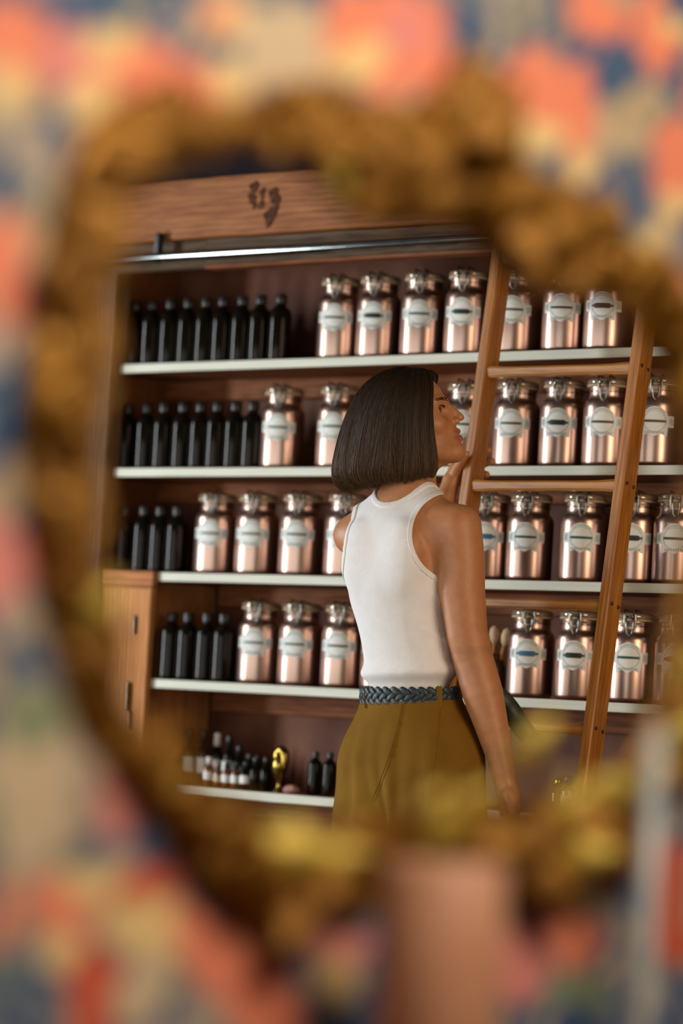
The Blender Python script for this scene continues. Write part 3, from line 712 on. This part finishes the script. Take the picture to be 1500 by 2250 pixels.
def head(p, fine=True):
    q = p-np.array((0, 0, DH), f32)
    o = ell(q, (888, 903, 0), (93, 88, 74), HD)
    o = smin(o, ell(q, (936, 936, 0), (55, 74, 59), HD), 22)
    o = smin(o, ell(q, (952, 982, 0), (46, 34, 44), HD), 20)
    for s_ in (1, -1):
        o = smin(o, cap(q, (1000, 994, s_*8), (930, 1000, s_*50), 17, 19), 14)
        o = smin(o, cap(q, (930, 1000, s_*50), (912, 940, s_*60), 19, 17), 14)
    o = smin(o, cap(q, (988, 992, 0), (925, 1020, 0), 20, 26), 16)
    o = smin(o, ell(q, (1002, 991, 0), (18, 20, 23)), 12)
    if not fine: return o
    o = smin(o, ell(q, (984, 952, 0), (21, 27, 30)), 14)
    for s_ in (1, -1):
        o = ssub(o, ell(q, (984, 905, s_*37), (24, 17, 21)), 9)
        o = smin(o, ell(q, (952, 935, s_*43), (24, 15, 15)), 16)
        o = smin(o, cap(q, (975, 881, s_*10), (955, 883, s_*46), 9, 8), 10)
    o = smin(o, cap(q, (976, 885, 0), (1006, 911, 0), 7, 7.5), 7)
    o = smin(o, ell(q, (984, 920, 0), (20, 22, 15)), 8)
    o = smin(o, ell(q, (1010.5, 917, 0), (9.5, 7.6, 9.5)), 6)
    for s_ in (1, -1):
        o = smin(o, ell(q, (1001, 925, s_*11), (9, 7, 6.5)), 5)
        o = ssub(o, ell(q, (1005, 931, s_*7), (4, 3.5, 3.5)), 3)
        o = smin(o, cap(q, (1005, 947.5, 0), (991, 955, s_*23), 5.8, 2.4), 4)
        o = smin(o, cap(q, (1009.5, 963, 0), (991, 959, s_*22), 6.6, 2.4), 4)
    for s_ in (1, -1): o = ssub(o, cap(q, (1017, 955.5, 0), (990, 957.5, s_*24), 1.7, 1.2), 1.5)
    for s_ in (1, -1):
        lid = np.minimum(cap(q, (969, 897, s_*23), (966.5, 892.5, s_*33), 2.8, 3.), cap(q, (966.5, 892.5, s_*33), (955, 897, s_*45), 3., 2.8))
        low = np.minimum(cap(q, (968, 908, s_*23), (964, 911, s_*33), 2.6, 2.8), cap(q, (964, 911, s_*33), (955, 907, s_*44), 2.8, 2.6))
        o = smin(o, np.minimum(lid, low), 4)
    return o
def neck(p): return cap(p, (912, 1000, DH), (893, 1112, 8), 50, 56)
def legs(p):
    o = None
    for c in ([((850, 1690, 50), 78), ((838, 2060, 45), 54), ((842, 2395, 70), 36)], [((955, 1690, -45), 80), ((985, 2060, -60), 54), ((1000, 2395, -45), 36)]):
        q = chain(p, c); o = q if o is None else np.minimum(o, q)
    return o
def body(p, parts):
    o = None
    def add(v, k):
        nonlocal o
        o = v if o is None else smin(o, v, k)
    if 't' in parts: add(torso(p), 1)
    if 'n' in parts: add(neck(p), 26)
    if 'h' in parts: add(head(p), 14)
    if 'H' in parts: add(head(p, False), 14)
    if 'r' in parts: add(chain(p, RA), 16)
    if 'l' in parts: add(chain(p, LA), 16)
    if 'g' in parts: add(lhand(p), 8)
    if 'w' in parts: add(rhand(p), 8)
    if 'k' in parts: add(legs(p), 30)
    return o
def nets(fn, lo, hi, st):
    """naive surface nets of fn < 0 in a box, vertices pulled onto the surface"""
    ax = [np.arange(lo[i], hi[i]+st, st, dtype=f32) for i in range(3)]; n = [len(a) for a in ax]
    g = np.stack(np.meshgrid(*ax, indexing='ij'), -1).reshape(-1, 3)
    val = np.concatenate([fn(c) for c in np.array_split(g, max(1, len(g)//250000))]).reshape(n)
    ins = val < 0
    c8 = sum(ins[i:n[0]-1+i, j:n[1]-1+j, k:n[2]-1+k].astype(np.int8) for i in (0, 1) for j in (0, 1) for k in (0, 1))
    act = (c8 > 0) & (c8 < 8); ci = np.argwhere(act); vid = -np.ones(act.shape, int); vid[act] = np.arange(len(ci))
    acc = np.zeros((len(ci), 3)); cnt = np.zeros(len(ci))
    corners = [(i, j, k) for i in (0, 1) for j in (0, 1) for k in (0, 1)]
    for a in corners:
        for b in corners:
            if sum(b)-sum(a) == 1 and all(y >= x for x, y in zip(a, b)):
                va = val[ci[:, 0]+a[0], ci[:, 1]+a[1], ci[:, 2]+a[2]]; vb = val[ci[:, 0]+b[0], ci[:, 1]+b[1], ci[:, 2]+b[2]]
                m = (va < 0) != (vb < 0); t = np.where(m, va/np.where(m, va-vb, 1), 0)[:, None]
                pt = np.array(a)+t*(np.array(b)-np.array(a)); acc += pt*m[:, None]; cnt += m
    vv = (ci+acc/cnt[:, None])*st+np.array(lo)
    vv = vv.astype(f32)
    for _ in range(4):
        e = .5; f0 = fn(vv); gr = np.stack([fn(vv+np.eye(3, dtype=f32)[i]*e)-fn(vv-np.eye(3, dtype=f32)[i]*e) for i in range(3)], 1)/(2*e)
        stp = np.clip(f0/np.maximum((gr**2).sum(1), .2), -st*.5, st*.5); vv = vv-.9*stp[:, None]*gr
    fc = []
    for d in range(3):
        sl = [slice(None)]*3; s2 = [slice(None)]*3; sl[d] = slice(0, -1); s2[d] = slice(1, None)
        e = np.argwhere(ins[tuple(sl)] != ins[tuple(s2)]); a, b = [(1, 2), (2, 0), (0, 1)][d]
        e = e[(e[:, a] > 0) & (e[:, b] > 0) & (e[:, a] < n[a]-1) & (e[:, b] < n[b]-1)]
        def cell(da, db):
            c = e.copy(); c[:, a] -= da; c[:, b] -= db; return vid[c[:, 0], c[:, 1], c[:, 2]]
        q = np.stack([cell(1, 1), cell(0, 1), cell(0, 0), cell(1, 0)], 1)
        fl = ins[e[:, 0], e[:, 1], e[:, 2]]; q[~fl] = q[~fl][:, ::-1]; fc.append(q)
    return vv, np.concatenate(fc)
def person_mesh(name, pieces):
    """px-space pieces -> one mesh; returns mesh and px-space vertices"""
    V = []; Q = []; k = 0
    for v, q in pieces: V.append(v); Q.append(q+k); k += len(v)
    V = np.concatenate(V); Q = np.concatenate(Q)
    # x right, y down, d away is right handed like the world's x, -z, y
    return mesh_np(name, to_world(V), Q), V
def paint(me, name, c):
    ca = me.color_attributes.new(name, 'FLOAT_COLOR', 'POINT')
    ca.data.foreach_set('color', np.concatenate([c, np.ones((len(c), 1))], 1).astype(np.float32).ravel())

woman = thing('person', 'person in white ribbed tank top and olive trousers holding the ladder, short brown bob', 'person', FEET)
pieces = [nets(lambda p: body(p, 'hntl'), (936, 812, -84), (1040, 1066, 92), 1.7),
          nets(lambda p: body(p, 'Hntrl'), (790, 812, -84), (950, 1068, 92), 3.4),
          nets(lambda p: body(p, 'ntrlH'), (712, 1050, -180), (1080, 1440, 256), 4.),
          nets(lambda p: body(p, 'tr'), (780, 1420, -170), (1124, 1660, 125), 4.),
          nets(lambda p: body(p, 'l'), (840, 1046, 240), (1020, 1310, 404), 3.5),
          nets(lambda p: body(p, 'lg'), (972, 930, 300), (1110, 1062, 425), 1.9),
          nets(lambda p: body(p, 'rw'), (1030, 1632, -190), (1170, 1885, -50), 2.6),
          nets(lambda p: body(p, 'tk'), (740, 1640, -170), (1080, 2420, 170), 9.)]
me, bv = person_mesh('body', pieces)
sk = np.tile(np.array([.52, .228, .092]), (len(bv), 1))
def tint(c, d, a, colr_):
    m = (np.clip(1-d, 0, 1)*a)[:, None]; return c*(1-m)+np.array(colr_)*m
dl = bv[:, 2]-DH
hm = bv[:, 1] < 1060
sk = tint(sk, np.where(hm, np.sqrt(((bv[:, 0]-962)/34)**2+((bv[:, 1]-940)/30)**2+((np.abs(dl)-48)/40)**2), 9), .55, (.56, .20, .11))
sk = tint(sk, np.where(hm, np.sqrt(((bv[:, 0]-1016)/14)**2+((bv[:, 1]-920)/14)**2), 9), .4, (.55, .2, .12))
lip = np.where(hm & (bv[:, 0] > 993), np.minimum(np.sqrt(((bv[:, 0]-1008)/15)**2+((bv[:, 1]-949)/6.5)**2), np.sqrt(((bv[:, 0]-1010)/15)**2+((bv[:, 1]-963)/8)**2)), 9)
sk = tint(sk, np.clip((lip-.55)*2, 0, 9), .8, (.36, .10, .075))
elb = np.sqrt(((bv[:, 0]-1025)/26)**2+((bv[:, 1]-1470)/32)**2); sk = tint(sk, np.where(bv[:, 2] < -60, elb, 9), .45, (.36, .15, .09))
for t_ in [c[-1][0] for c in LFI]:
    sk = tint(sk, np.sqrt(((bv-np.array(t_))**2).sum(1))/22, .4, (.62, .27, .17))
sk = tint(sk, np.sqrt(((bv-np.array((1040, 971, LD-38)))**2).sum(1))/8, .6, (.70, .38, .30))
paint(me, 'skin', sk)
ms = mat('skin', (.9, .88, .86, 1), .46, 0, (1, 1, 1, 1), 60, bump=.05, bscale=500, attr='skin')
_b = ms.node_tree.nodes['Principled BSDF']; _b.inputs['Subsurface Weight'].default_value = .12; _b.inputs['Subsurface Radius'].default_value = (.012, .005, .003); _b.inputs['Subsurface Scale'].default_value = .6
obj('body', me, ms, woman)
# eyes, brows, lashes
MT['eye'] = mat('eye_white', (.40, .34, .28, 1), .15, 0, (.46, .40, .33, 1), 200)
MT['iris'] = mat('dark_iris', (.025, .012, .006, 1), .1, 0, (.05, .025, .012, 1), 300)
MT['browhair'] = mat('brow_hair', (.045, .022, .011, 1), .6, 0, (.07, .035, .018, 1), 300, spec=.1)
for s_ in (1, -1):
    c = np.array((955.5, 902.5, DH+s_*32)); v, f = lathe([(.5, -12), (6, -10.4), (10.4, -6), (12, 0), (10.4, 6), (6, 10.4), (.5, 12)], 20)
    obj('eye', mesh_np('eye', to_world(np.array(v)+c), f), MT['eye'], woman)
    g_ = np.array((.93, -.12, s_*.34)); g_ /= np.linalg.norm(g_)
    e1 = np.cross(g_, (0, 1, 0)); e1 /= np.linalg.norm(e1); e2 = np.cross(g_, e1)
    vv_ = [c+g_*h+(e1*math.cos(a)+e2*math.sin(a))*r for r, h in ((6, 10.6), (4, 11.6), (.5, 12.6)) for a in np.linspace(0, 2*math.pi, 16, endpoint=False)]
    ff_ = [(j*16+i, j*16+(i+1) % 16, j*16+16+(i+1) % 16, j*16+16+i) for j in range(2) for i in range(16)]
    obj('iris', mesh_np('iris', to_world(np.array(vv_)), ff_), MT['iris'], woman)
    parts_ = []; r2_ = random.Random(9)
    for k in range(75):                                             # brow hairs
        u_ = r2_.random(); w_ = r2_.uniform(-1, 1)
        l_ = 16+u_*36; x_ = 981-l_*.10-(l_/44)**2*20; y_ = 879+w_*(4.2-2.6*u_)-2.5*math.sin(u_*2.6)+u_*6
        zz_ = np.arange(1000, 930, -1., dtype=f32); hv = head(np.stack([zz_, np.full(70, y_, f32), np.full(70, DH+s_*l_, f32)], 1)); x_ = float(zz_[np.argmax(hv < 0)])-2.6
        a = np.array((x_+3.5, y_, DH+s_*l_)); b = a+np.array((-5-4*u_, -1.5*r2_.random()-1, s_*6))
        parts_.append(tube(to_world(np.array([a, (a+b)/2+np.array((1., -.5, s_*.5)), b])), [.0004, .0004, .0002], 3))
    obj('eyebrow', mesh_np('eyebrow', *merge(*parts_)), MT['browhair'], woman)
    parts_ = []
    for k in range(26):
        u_ = k/25; a = np.array((971-12*u_**1.5, 896.5-2.5*math.sin(u_*3), DH+s_*(24+20*u_))); b = a+np.array((7-3*u_, -1.5, s_*(1+4*u_)))
        parts_.append(tube(to_world(np.array([a, (a+b)/2+np.array((0, 1.2, 0)), b])), [.0006, .0005, .0002], 3))
    obj('eyelashes', mesh_np('eyelashes', *merge(*parts_)), MT['browhair'], woman)

# ---- tank top
def holes(p):
    x, y, d = p[:, 0], p[:, 1], p[:, 2]
    lat = (p-np.array((884, 1200, 0), f32)) @ R_; fw = (p-np.array((884, 1200, 0), f32)) @ Fd
    e = lambda cx, cy, rx, ry: (1-np.sqrt(((x-cx)/rx)**2+((y-cy)/ry)**2))*min(rx, ry)
    h1 = np.where(lat > 20, e(990, 1181, 88, 94), -99)
    # the far armhole, the same oval seen from her other side
    xm = -lat; h2 = np.where(lat < -20, (1-np.sqrt(((xm-160)/72)**2+((y-1192)/100)**2+(fw/150)**2*.3))*72, -99)
    w_ = np.clip((fw+15)/90, 0, 1); ry = 60+75*w_*w_*(3-2*w_)
    h3 = (1-np.sqrt((lat/68)**2+((y-1046)/ry)**2))*62
    return np.maximum(np.maximum(h1, h2), h3)
def wr(p):
    """soft folds of the jersey: blousing above the belt and a few drag lines"""
    x, y = p[:, 0], p[:, 1]
    g1 = np.exp(-((y-1478+.03*(x-900))/17)**2)*12+np.exp(-((y-1440-.25*(x-900))/9)**2)*2.2*np.clip((x-880)/60, 0, 1)
    g2 = np.exp(-((y-1395-.45*(x-950))/9)**2)*2.5*np.clip((x-900)/40, 0, 1)
    g3 = np.exp(-((y-1300-.7*(x-940))/9)**2)*2.*np.clip((x-925)/30, 0, 1)
    return g1+g2+g3
def tank(p): return np.maximum(np.maximum(torso(p)-4-wr(p), holes(p)), np.maximum(1050-p[:, 1], p[:, 1]-1519-.03*(p[:, 0]-900)))
def tank_trim(p):
    h = holes(p); return np.maximum(np.maximum(torso(p)-6.2, np.maximum(h-.3, -h-11)), p[:, 1]-1330)
me, tv = person_mesh('tank_top', [nets(tank, (725, 1058, -150), (1095, 1524, 220), 3.6)])
mtank = mat('white_rib_jersey', (.86, .86, .84, 1), .85, 0, (.90, .90, .88, 1), 40)
nt = mtank.node_tree; wv = nt.nodes.new('ShaderNodeTexWave'); wv.inputs['Scale'].default_value = 110; wv.bands_direction = 'X'; wv.inputs['Distortion'].default_value = .3
mpp = nt.nodes.new('ShaderNodeMapping'); mpp.inputs['Rotation'].default_value = (0, .15, .73); tcx = [n for n in nt.nodes if n.type == 'TEX_COORD'][0]
nt.links.new(tcx.outputs['Object'], mpp.inputs['Vector']); nt.links.new(mpp.outputs[0], wv.inputs['Vector'])
bp = nt.nodes.new('ShaderNodeBump'); bp.inputs['Strength'].default_value = .35; bp.inputs['Distance'].default_value = .001
nt.links.new(wv.outputs[0], bp.inputs['Height']); nt.links.new(bp.outputs[0], nt.nodes['Principled BSDF'].inputs['Normal'])
tk = obj('tank_top', me, mtank, woman)
me, _ = person_mesh('binding', [nets(tank_trim, (725, 1058, -150), (1095, 1335, 220), 2.6)])
obj('binding', me, mtank, tk)

# ---- trousers
def trou(p):
    x, y, d = p[:, 0], p[:, 1], p[:, 2]
    o = ell(p, (906, 1655, 0), (166, 122, 150), TR)
    o = smin(o, ell(p, (902, 1528, 0), (112, 83, 70), TR), 50)
    l1 = cap(p, (846, 1700, 48), (802, 2330, 40), 100, 128); l2 = cap(p, (955, 1700, -48), (985, 2330, -62), 108, 130)
    lg = smin(l1, l2, 30); o = smin(o, lg, 40)
    an = np.arctan2((p-np.array((905, 0, 0), f32)) @ Fd, (p-np.array((905, 0, 0), f32)) @ R_)
    k = np.clip((y-1560)/220, 0, 1)
    o = o-k*(5*np.sin(an*9+y*.004)+3*np.sin(an*17+1+y*.006))
    return np.maximum(np.maximum(o, 1514+.015*(x-900)-y), y-2400)
me, _ = person_mesh('trousers', [nets(trou, (640, 1508, -210), (1150, 2405, 200), 6.)])
mtr = mat('olive_cotton', (.185, .092, .010, 1), .8, 0, (.225, .115, .014, 1), 8, bump=.3, bscale=22, spec=.08)
tr = obj('trousers', me, mtr, woman)
def hit(fn, x, y, d0=-260., d1=200.):
    dd = np.arange(d0, d1, 1., dtype=f32); v = fn(np.stack([np.full(len(dd), x, f32), np.full(len(dd), y, f32), dd], 1))
    i = np.argmax(v < 0); return float(dd[i])
for pts_, off, nm in [([(881, 1548), (872, 1590), (858, 1640), (838, 1700), (812, 1765), (790, 1830)], 0, 'back_seam'), ([(884, 1548), (875, 1592), (862, 1642), (843, 1702), (818, 1767), (797, 1832)], 0, 'back_seam'), ([(963, 1550), (959, 1600), (950, 1660), (940, 1730), (932, 1800)], 0, 'side_seam')]:
    cp = catmull(pts_, 40); c3 = np.array([(x, y, hit(trou, x, y)-.6) for x, y in cp])
    obj(nm, mesh_np(nm, *tube(to_world(c3), .0014, 6)), mtr, tr)
# ---- braided belt
def belt_pt(a, dy=0., out_=0.):
    c = np.array((902, 1530, 0.)); q = c+R_*((119+out_)*math.cos(a))+Fd*((90+out_)*math.sin(a)); q[1] += dy-.02*q[2]; return q
belt = obj('belt', None, None, woman)
vb = []; fb = []; nA = 72
for i in range(nA):
    a = 2*math.pi*i/nA
    for dy, o2 in ((-17, -5), (-15, 1), (15, 1), (17, -5)): vb.append(belt_pt(a, dy, o2))
for i in range(nA):
    k = (i+1) % nA
    for j in range(4): fb.append((i*4+j, i*4+(j+1) % 4, k*4+(j+1) % 4, k*4+j))
MT['leather'] = mat('dark_teal_leather', (.012, .025, .030, 1), .42, 0, (.024, .046, .053, 1), 60, bump=.3, bscale=300)
obj('belt_core', mesh_np('belt_core', to_world(np.array(vb)), fb), MT['leather'], belt)
sv, sf = lathe([(.3, -15), (4.2, -12), (6.2, -6), (6.6, 0), (6.2, 6), (4.2, 12), (.3, 15)], 10)
sv = np.array(sv)
per = 2*math.pi*105; nb = int(per/19)
for k in range(nb):
    a = 2*math.pi*k/nb
    for row, (dy, sl) in enumerate(((-12, .85), (0, -.85), (12, .85))):
        a2 = a+(.5*2*math.pi/nb if row == 1 else 0)
        c = belt_pt(a2, dy, 2.5); tg_ = belt_pt(a2+.02)-belt_pt(a2-.02); tg_[1] = 0; tg_ /= np.linalg.norm(tg_)
        nr = np.cross(tg_, (0, 1, 0)); ln_ = tg_*math.cos(sl*.8)+np.array((0, 1, 0))*math.sin(sl*.8); sd = np.cross(nr, ln_)
        if not (c[2] < 30): continue
        vv_ = c+sv[:, :1]*nr*.62+sv[:, 1:2]*sd*1.25+sv[:, 2:]*ln_*.95
        obj('braid_strand', mesh_np('braid_strand', to_world(vv_), sf), MT['leather'], belt)
for x0 in (806, 962):
    a_ = []; 
    for y in np.linspace(1508, 1556, 9):
        d = min((hit(trou, x0, y) if y > 1516 else 999), belt_pt(0)[2]+999)
        best = min((abs(belt_pt(t)[0]-x0), belt_pt(t, 0, 7.)[2]) for t in np.linspace(math.pi, 2*math.pi, 200) if belt_pt(t)[2] < 60)
        a_.append((x0-.057*(y-1530)*0, y, min(best[1], d)-1.5))
    v_ = []; f_ = []
    for q in a_:
        for sx, sd_ in ((-6, 0), (6, 0), (6, 4), (-6, 4)): v_.append((q[0]+sx, q[1], q[2]+sd_))
    for i in range(len(a_)-1):
        for j in range(4): f_.append((i*4+j, i*4+(j+1) % 4, i*4+4+(j+1) % 4, i*4+4+j))
    obj('belt_loop', mesh_np('belt_loop', to_world(np.array(v_)), f_, False), mtr, tr)
# loose belt end standing off the hip beyond the arm
MT['strap'] = mat('dark_green_leather', (.014, .020, .010, 1), .5, 0, (.03, .045, .018, 1), 40, bump=.2)
c_ = catmull([(1040, 1500, -20), (1085, 1520, 20), (1118, 1553, 30), (1140, 1588, 20), (1162, 1618, 26)], 24); v_ = []; f_ = []
for i, q in enumerate(c_):
    w_ = 17+5*math.sin(i/23*2.2); t_ = c_[min(i+1, 23)]-c_[max(i-1, 0)]; n_ = np.array((t_[1], -t_[0], 0)); n_ /= np.linalg.norm(n_)
    tip = np.array((0, 0, 0)) if i < 23 else t_/np.linalg.norm(t_)*12
    for sgn, dd in ((1, 0), (-1, 0), (-1, 5), (1, 5)): v_.append(q+n_*sgn*w_+np.array((0, 0, dd+6*math.sin(i*.5)))+(tip if sgn > 0 else 0))
for i in range(23):
    for j in range(4): f_.append((i*4+j, i*4+(j+1) % 4, i*4+4+(j+1) % 4, i*4+4+j))
f_ += [(3, 2, 1, 0), (92, 93, 94, 95)]
obj('belt_end', mesh_np('belt_end', to_world(np.array(v_)), f_), MT['strap'], belt)
# ---- shoes
for x0, d0 in ((842, 70), (1000, -45)):
    def shoe(p, x0=x0, d0=d0):
        o = smin(cap(p, (x0, 2432, d0), (x0+120, 2440, d0+60), 40, 36), cap(p, (x0, 2390, d0), (x0, 2430, d0), 42, 42), 20)
        return np.maximum(o, p[:, 1]-2466)
    me, _ = person_mesh('shoe', [nets(shoe, (x0-60, 2340, d0-60), (x0+175, 2475, d0+120), 7.)])
    obj('shoe', me, MT['leather'], woman)
# ---- necklace
MT['chain'] = mat('fine_gold', (.75, .48, .16, 1), .2, 1, (.8, .55, .2, 1), 100)
bt = lambda p: np.minimum(torso(p), neck(p)); parts_ = []
cp = catmull([(836, 1078), (838, 1084), (848, 1088), (862, 1085), (878, 1079), (890, 1071), (905, 1067), (925, 1066), (948, 1070)], 60)
c3 = np.array([(x, y, hit(bt, x, y)-1.6) for x, y in cp]); parts_.append(tube(to_world(c3), .0007, 5))
for k in range(4, 44, 3):
    v, f = lathe([(.1, -1.9), (1.4, -1.3), (1.9, 0), (1.4, 1.3), (.1, 1.9)], 8); parts_.append((to_world(np.array(v)+c3[k]), f))
obj('necklace', mesh_np('necklace', *merge(*parts_)), MT['chain'], woman)
# ---- hair: a chin-length bob swept from a crown parting
Bk = np.array([(905, 809, 0), (860, 813, 0), (822, 831, 0), (793, 858, 0), (772, 895, 0), (756, 935, 0), (745, 975, 0), (737, 1012, 0), (735, 1042, 0), (745, 1066, 0), (768, 1080, 0)], float)
Nr = np.array([(905, 809, 0), (904, 815, -34), (900, 832, -62), (896, 860, -80), (892, 895, -88), (889, 930, -90), (887, 965, -90), (886, 1000, -88), (884, 1030, -84), (883, 1050, -78), (884, 1062, -70)], float)
Fr = np.array([(912, 810, 0), (932, 816, -22), (944, 833, -44), (947, 858, -60), (946, 890, -70), (946, 925, -75), (949, 960, -77), (953, 990, -75), (956, 1015, -71), (954, 1034, -66), (948, 1046, -60)], float)
cB, cN, cF = catmull(Bk, 26), catmull(Nr, 26), catmull(Fr, 26)
def hair_pt(t, v):
    """t 0 front edge .. 1 side .. 2 back (negative = her far side); v 0..1 root to tip"""
    s_ = 1 if t >= 0 else -1; t = abs(t); k = v*25; i = min(int(k), 24); w_ = k-i
    L = lambda c: c[i]*(1-w_)+c[i+1]*w_
    b, n_, f_ = L(cB), L(cN), L(cF)
    if t < 1:
        e = t*t*(3-2*t)*.5+t*.5; q = f_*(1-e)+n_*e; q[2] -= 5*math.sin(math.pi*t)
    else:
        a = (t-1)*math.pi/2; ctr = np.array((n_[0], (n_[1]*(2-t)+b[1]*(t-1)), 0))
        q = ctr+np.array((b[0]-ctr[0], 0, 0))*math.sin(a)**.9+np.array((0, 0, n_[2]))*math.cos(a)**.9
    q = q.copy(); q[2] = q[2]*s_+DH
    if s_ < 0 and t < 1: q[0] += 22*math.exp(-((v-.13)/.13)**2)*(1-t)**2
    return q
ts = np.concatenate([np.linspace(0, 2, 41), np.linspace(-2, 0, 41)[1:]]); vs = np.linspace(0, 1, 30)
V = []; Fc = []
for t in ts:
    s_ = -1. if False else 1.
    for v in vs: V.append(hair_pt(t if not (t == 0 and len(V) > 100) else -1e-9, v))
nt_ = len(ts); nv_ = len(vs)
Vin = []
ctr = np.array((888, 930, DH))
for q in V:
    w_ = q-ctr; w_[1] *= .35; w_ /= np.linalg.norm(w_)+1e-6; Vin.append(q-w_*9)
for i in range(nt_-1):
    for j in range(nv_-1):
        a = i*nv_+j; Fc.append((a, a+1, a+nv_+1, a+nv_)); b = a+nt_*nv_; Fc.append((b, b+nv_, b+nv_+1, b+1))
    a = i*nv_+nv_-1; Fc.append((a, a+nt_*nv_, a+nt_*nv_+nv_, a+nv_))
for i in (0, nt_-1):
    for j in range(nv_-1):
        a = i*nv_+j; b = a+nt_*nv_; Fc.append((a, b, b+1, a+1))
mh = mat('brown_hair', (.85, .85, .85, 1), .42, 0, (1, 1, 1, 1), 90, (1, 1, .1), attr='strand', spec=.32)
me = mesh_np('hair', to_world(np.array(V+Vin)-np.array((0, 0, 0))), Fc); paint(me, 'strand', np.tile(np.array([.022, .013, .007]), (len(me.vertices), 1)))
hair = obj('hair', me, mh, woman)
SV = []; SF = []; SC = []; k0 = 0
rr = np.random.default_rng(5); NSEG = 15
for k in range(5200):
    t = rr.uniform(-.9, 2.0) if k % 6 else rr.uniform(-2, 0)
    if k % 9 == 0: t = rr.uniform(0, .12)
    v0 = rr.random()**2*.25; v1 = 1.035-.13*rr.random()**1.4+.03*math.sin(t*31)
    clump = math.sin(t*23)*.5+math.sin(t*57+1)*.3; lift = 1.0+rr.random()*3.2+clump*1.6; dt = rr.normal()*.06; fl_ = rr.random()
    pts_ = []
    for i in range(NSEG):
        w_ = i/(NSEG-1); v = v0+(v1-v0)*w_; tt = t+dt*w_*w_+.012*math.sin(w_*6+k)
        tt = max(-1.999, min(1.999, tt)); tt = tt if (tt > 0) == (t > 0) else (1e-4 if t > 0 else -1e-4)
        q = hair_pt(tt, v); o_v = q-ctr; o_v[1] *= .3; o_v /= np.linalg.norm(o_v)+1e-6
        flick = (fl_*5-1.5)*w_**4+clump*3*w_**2
        pts_.append(q+o_v*(lift*(1 if w_ > .05 else .3)+flick))
    pts_ = np.array(pts_); tg_ = np.gradient(pts_, axis=0); tg_ /= np.linalg.norm(tg_, axis=1)[:, None]+1e-9
    rad = .75*np.concatenate([np.linspace(.6, 1, 4), np.ones(NSEG-8), np.linspace(1, .25, 4)])
    n_ = np.cross(tg_, np.array([[.3, .2, .9]])); n_ /= np.linalg.norm(n_, axis=1)[:, None]+1e-9; b_ = np.cross(tg_, n_)
    ring = np.stack([pts_+rad[:, None]*(math.cos(a)*n_+math.sin(a)*b_) for a in (0, 2.094, 4.189)], 1).reshape(-1, 3)
    SV.append(ring)
    base_ = np.arange(NSEG-1)[:, None]*3+k0
    for j in range(3):
        jn = (j+1) % 3; SF.append(np.concatenate([base_+j, base_+jn, base_+3+jn, base_+3+j], 1))
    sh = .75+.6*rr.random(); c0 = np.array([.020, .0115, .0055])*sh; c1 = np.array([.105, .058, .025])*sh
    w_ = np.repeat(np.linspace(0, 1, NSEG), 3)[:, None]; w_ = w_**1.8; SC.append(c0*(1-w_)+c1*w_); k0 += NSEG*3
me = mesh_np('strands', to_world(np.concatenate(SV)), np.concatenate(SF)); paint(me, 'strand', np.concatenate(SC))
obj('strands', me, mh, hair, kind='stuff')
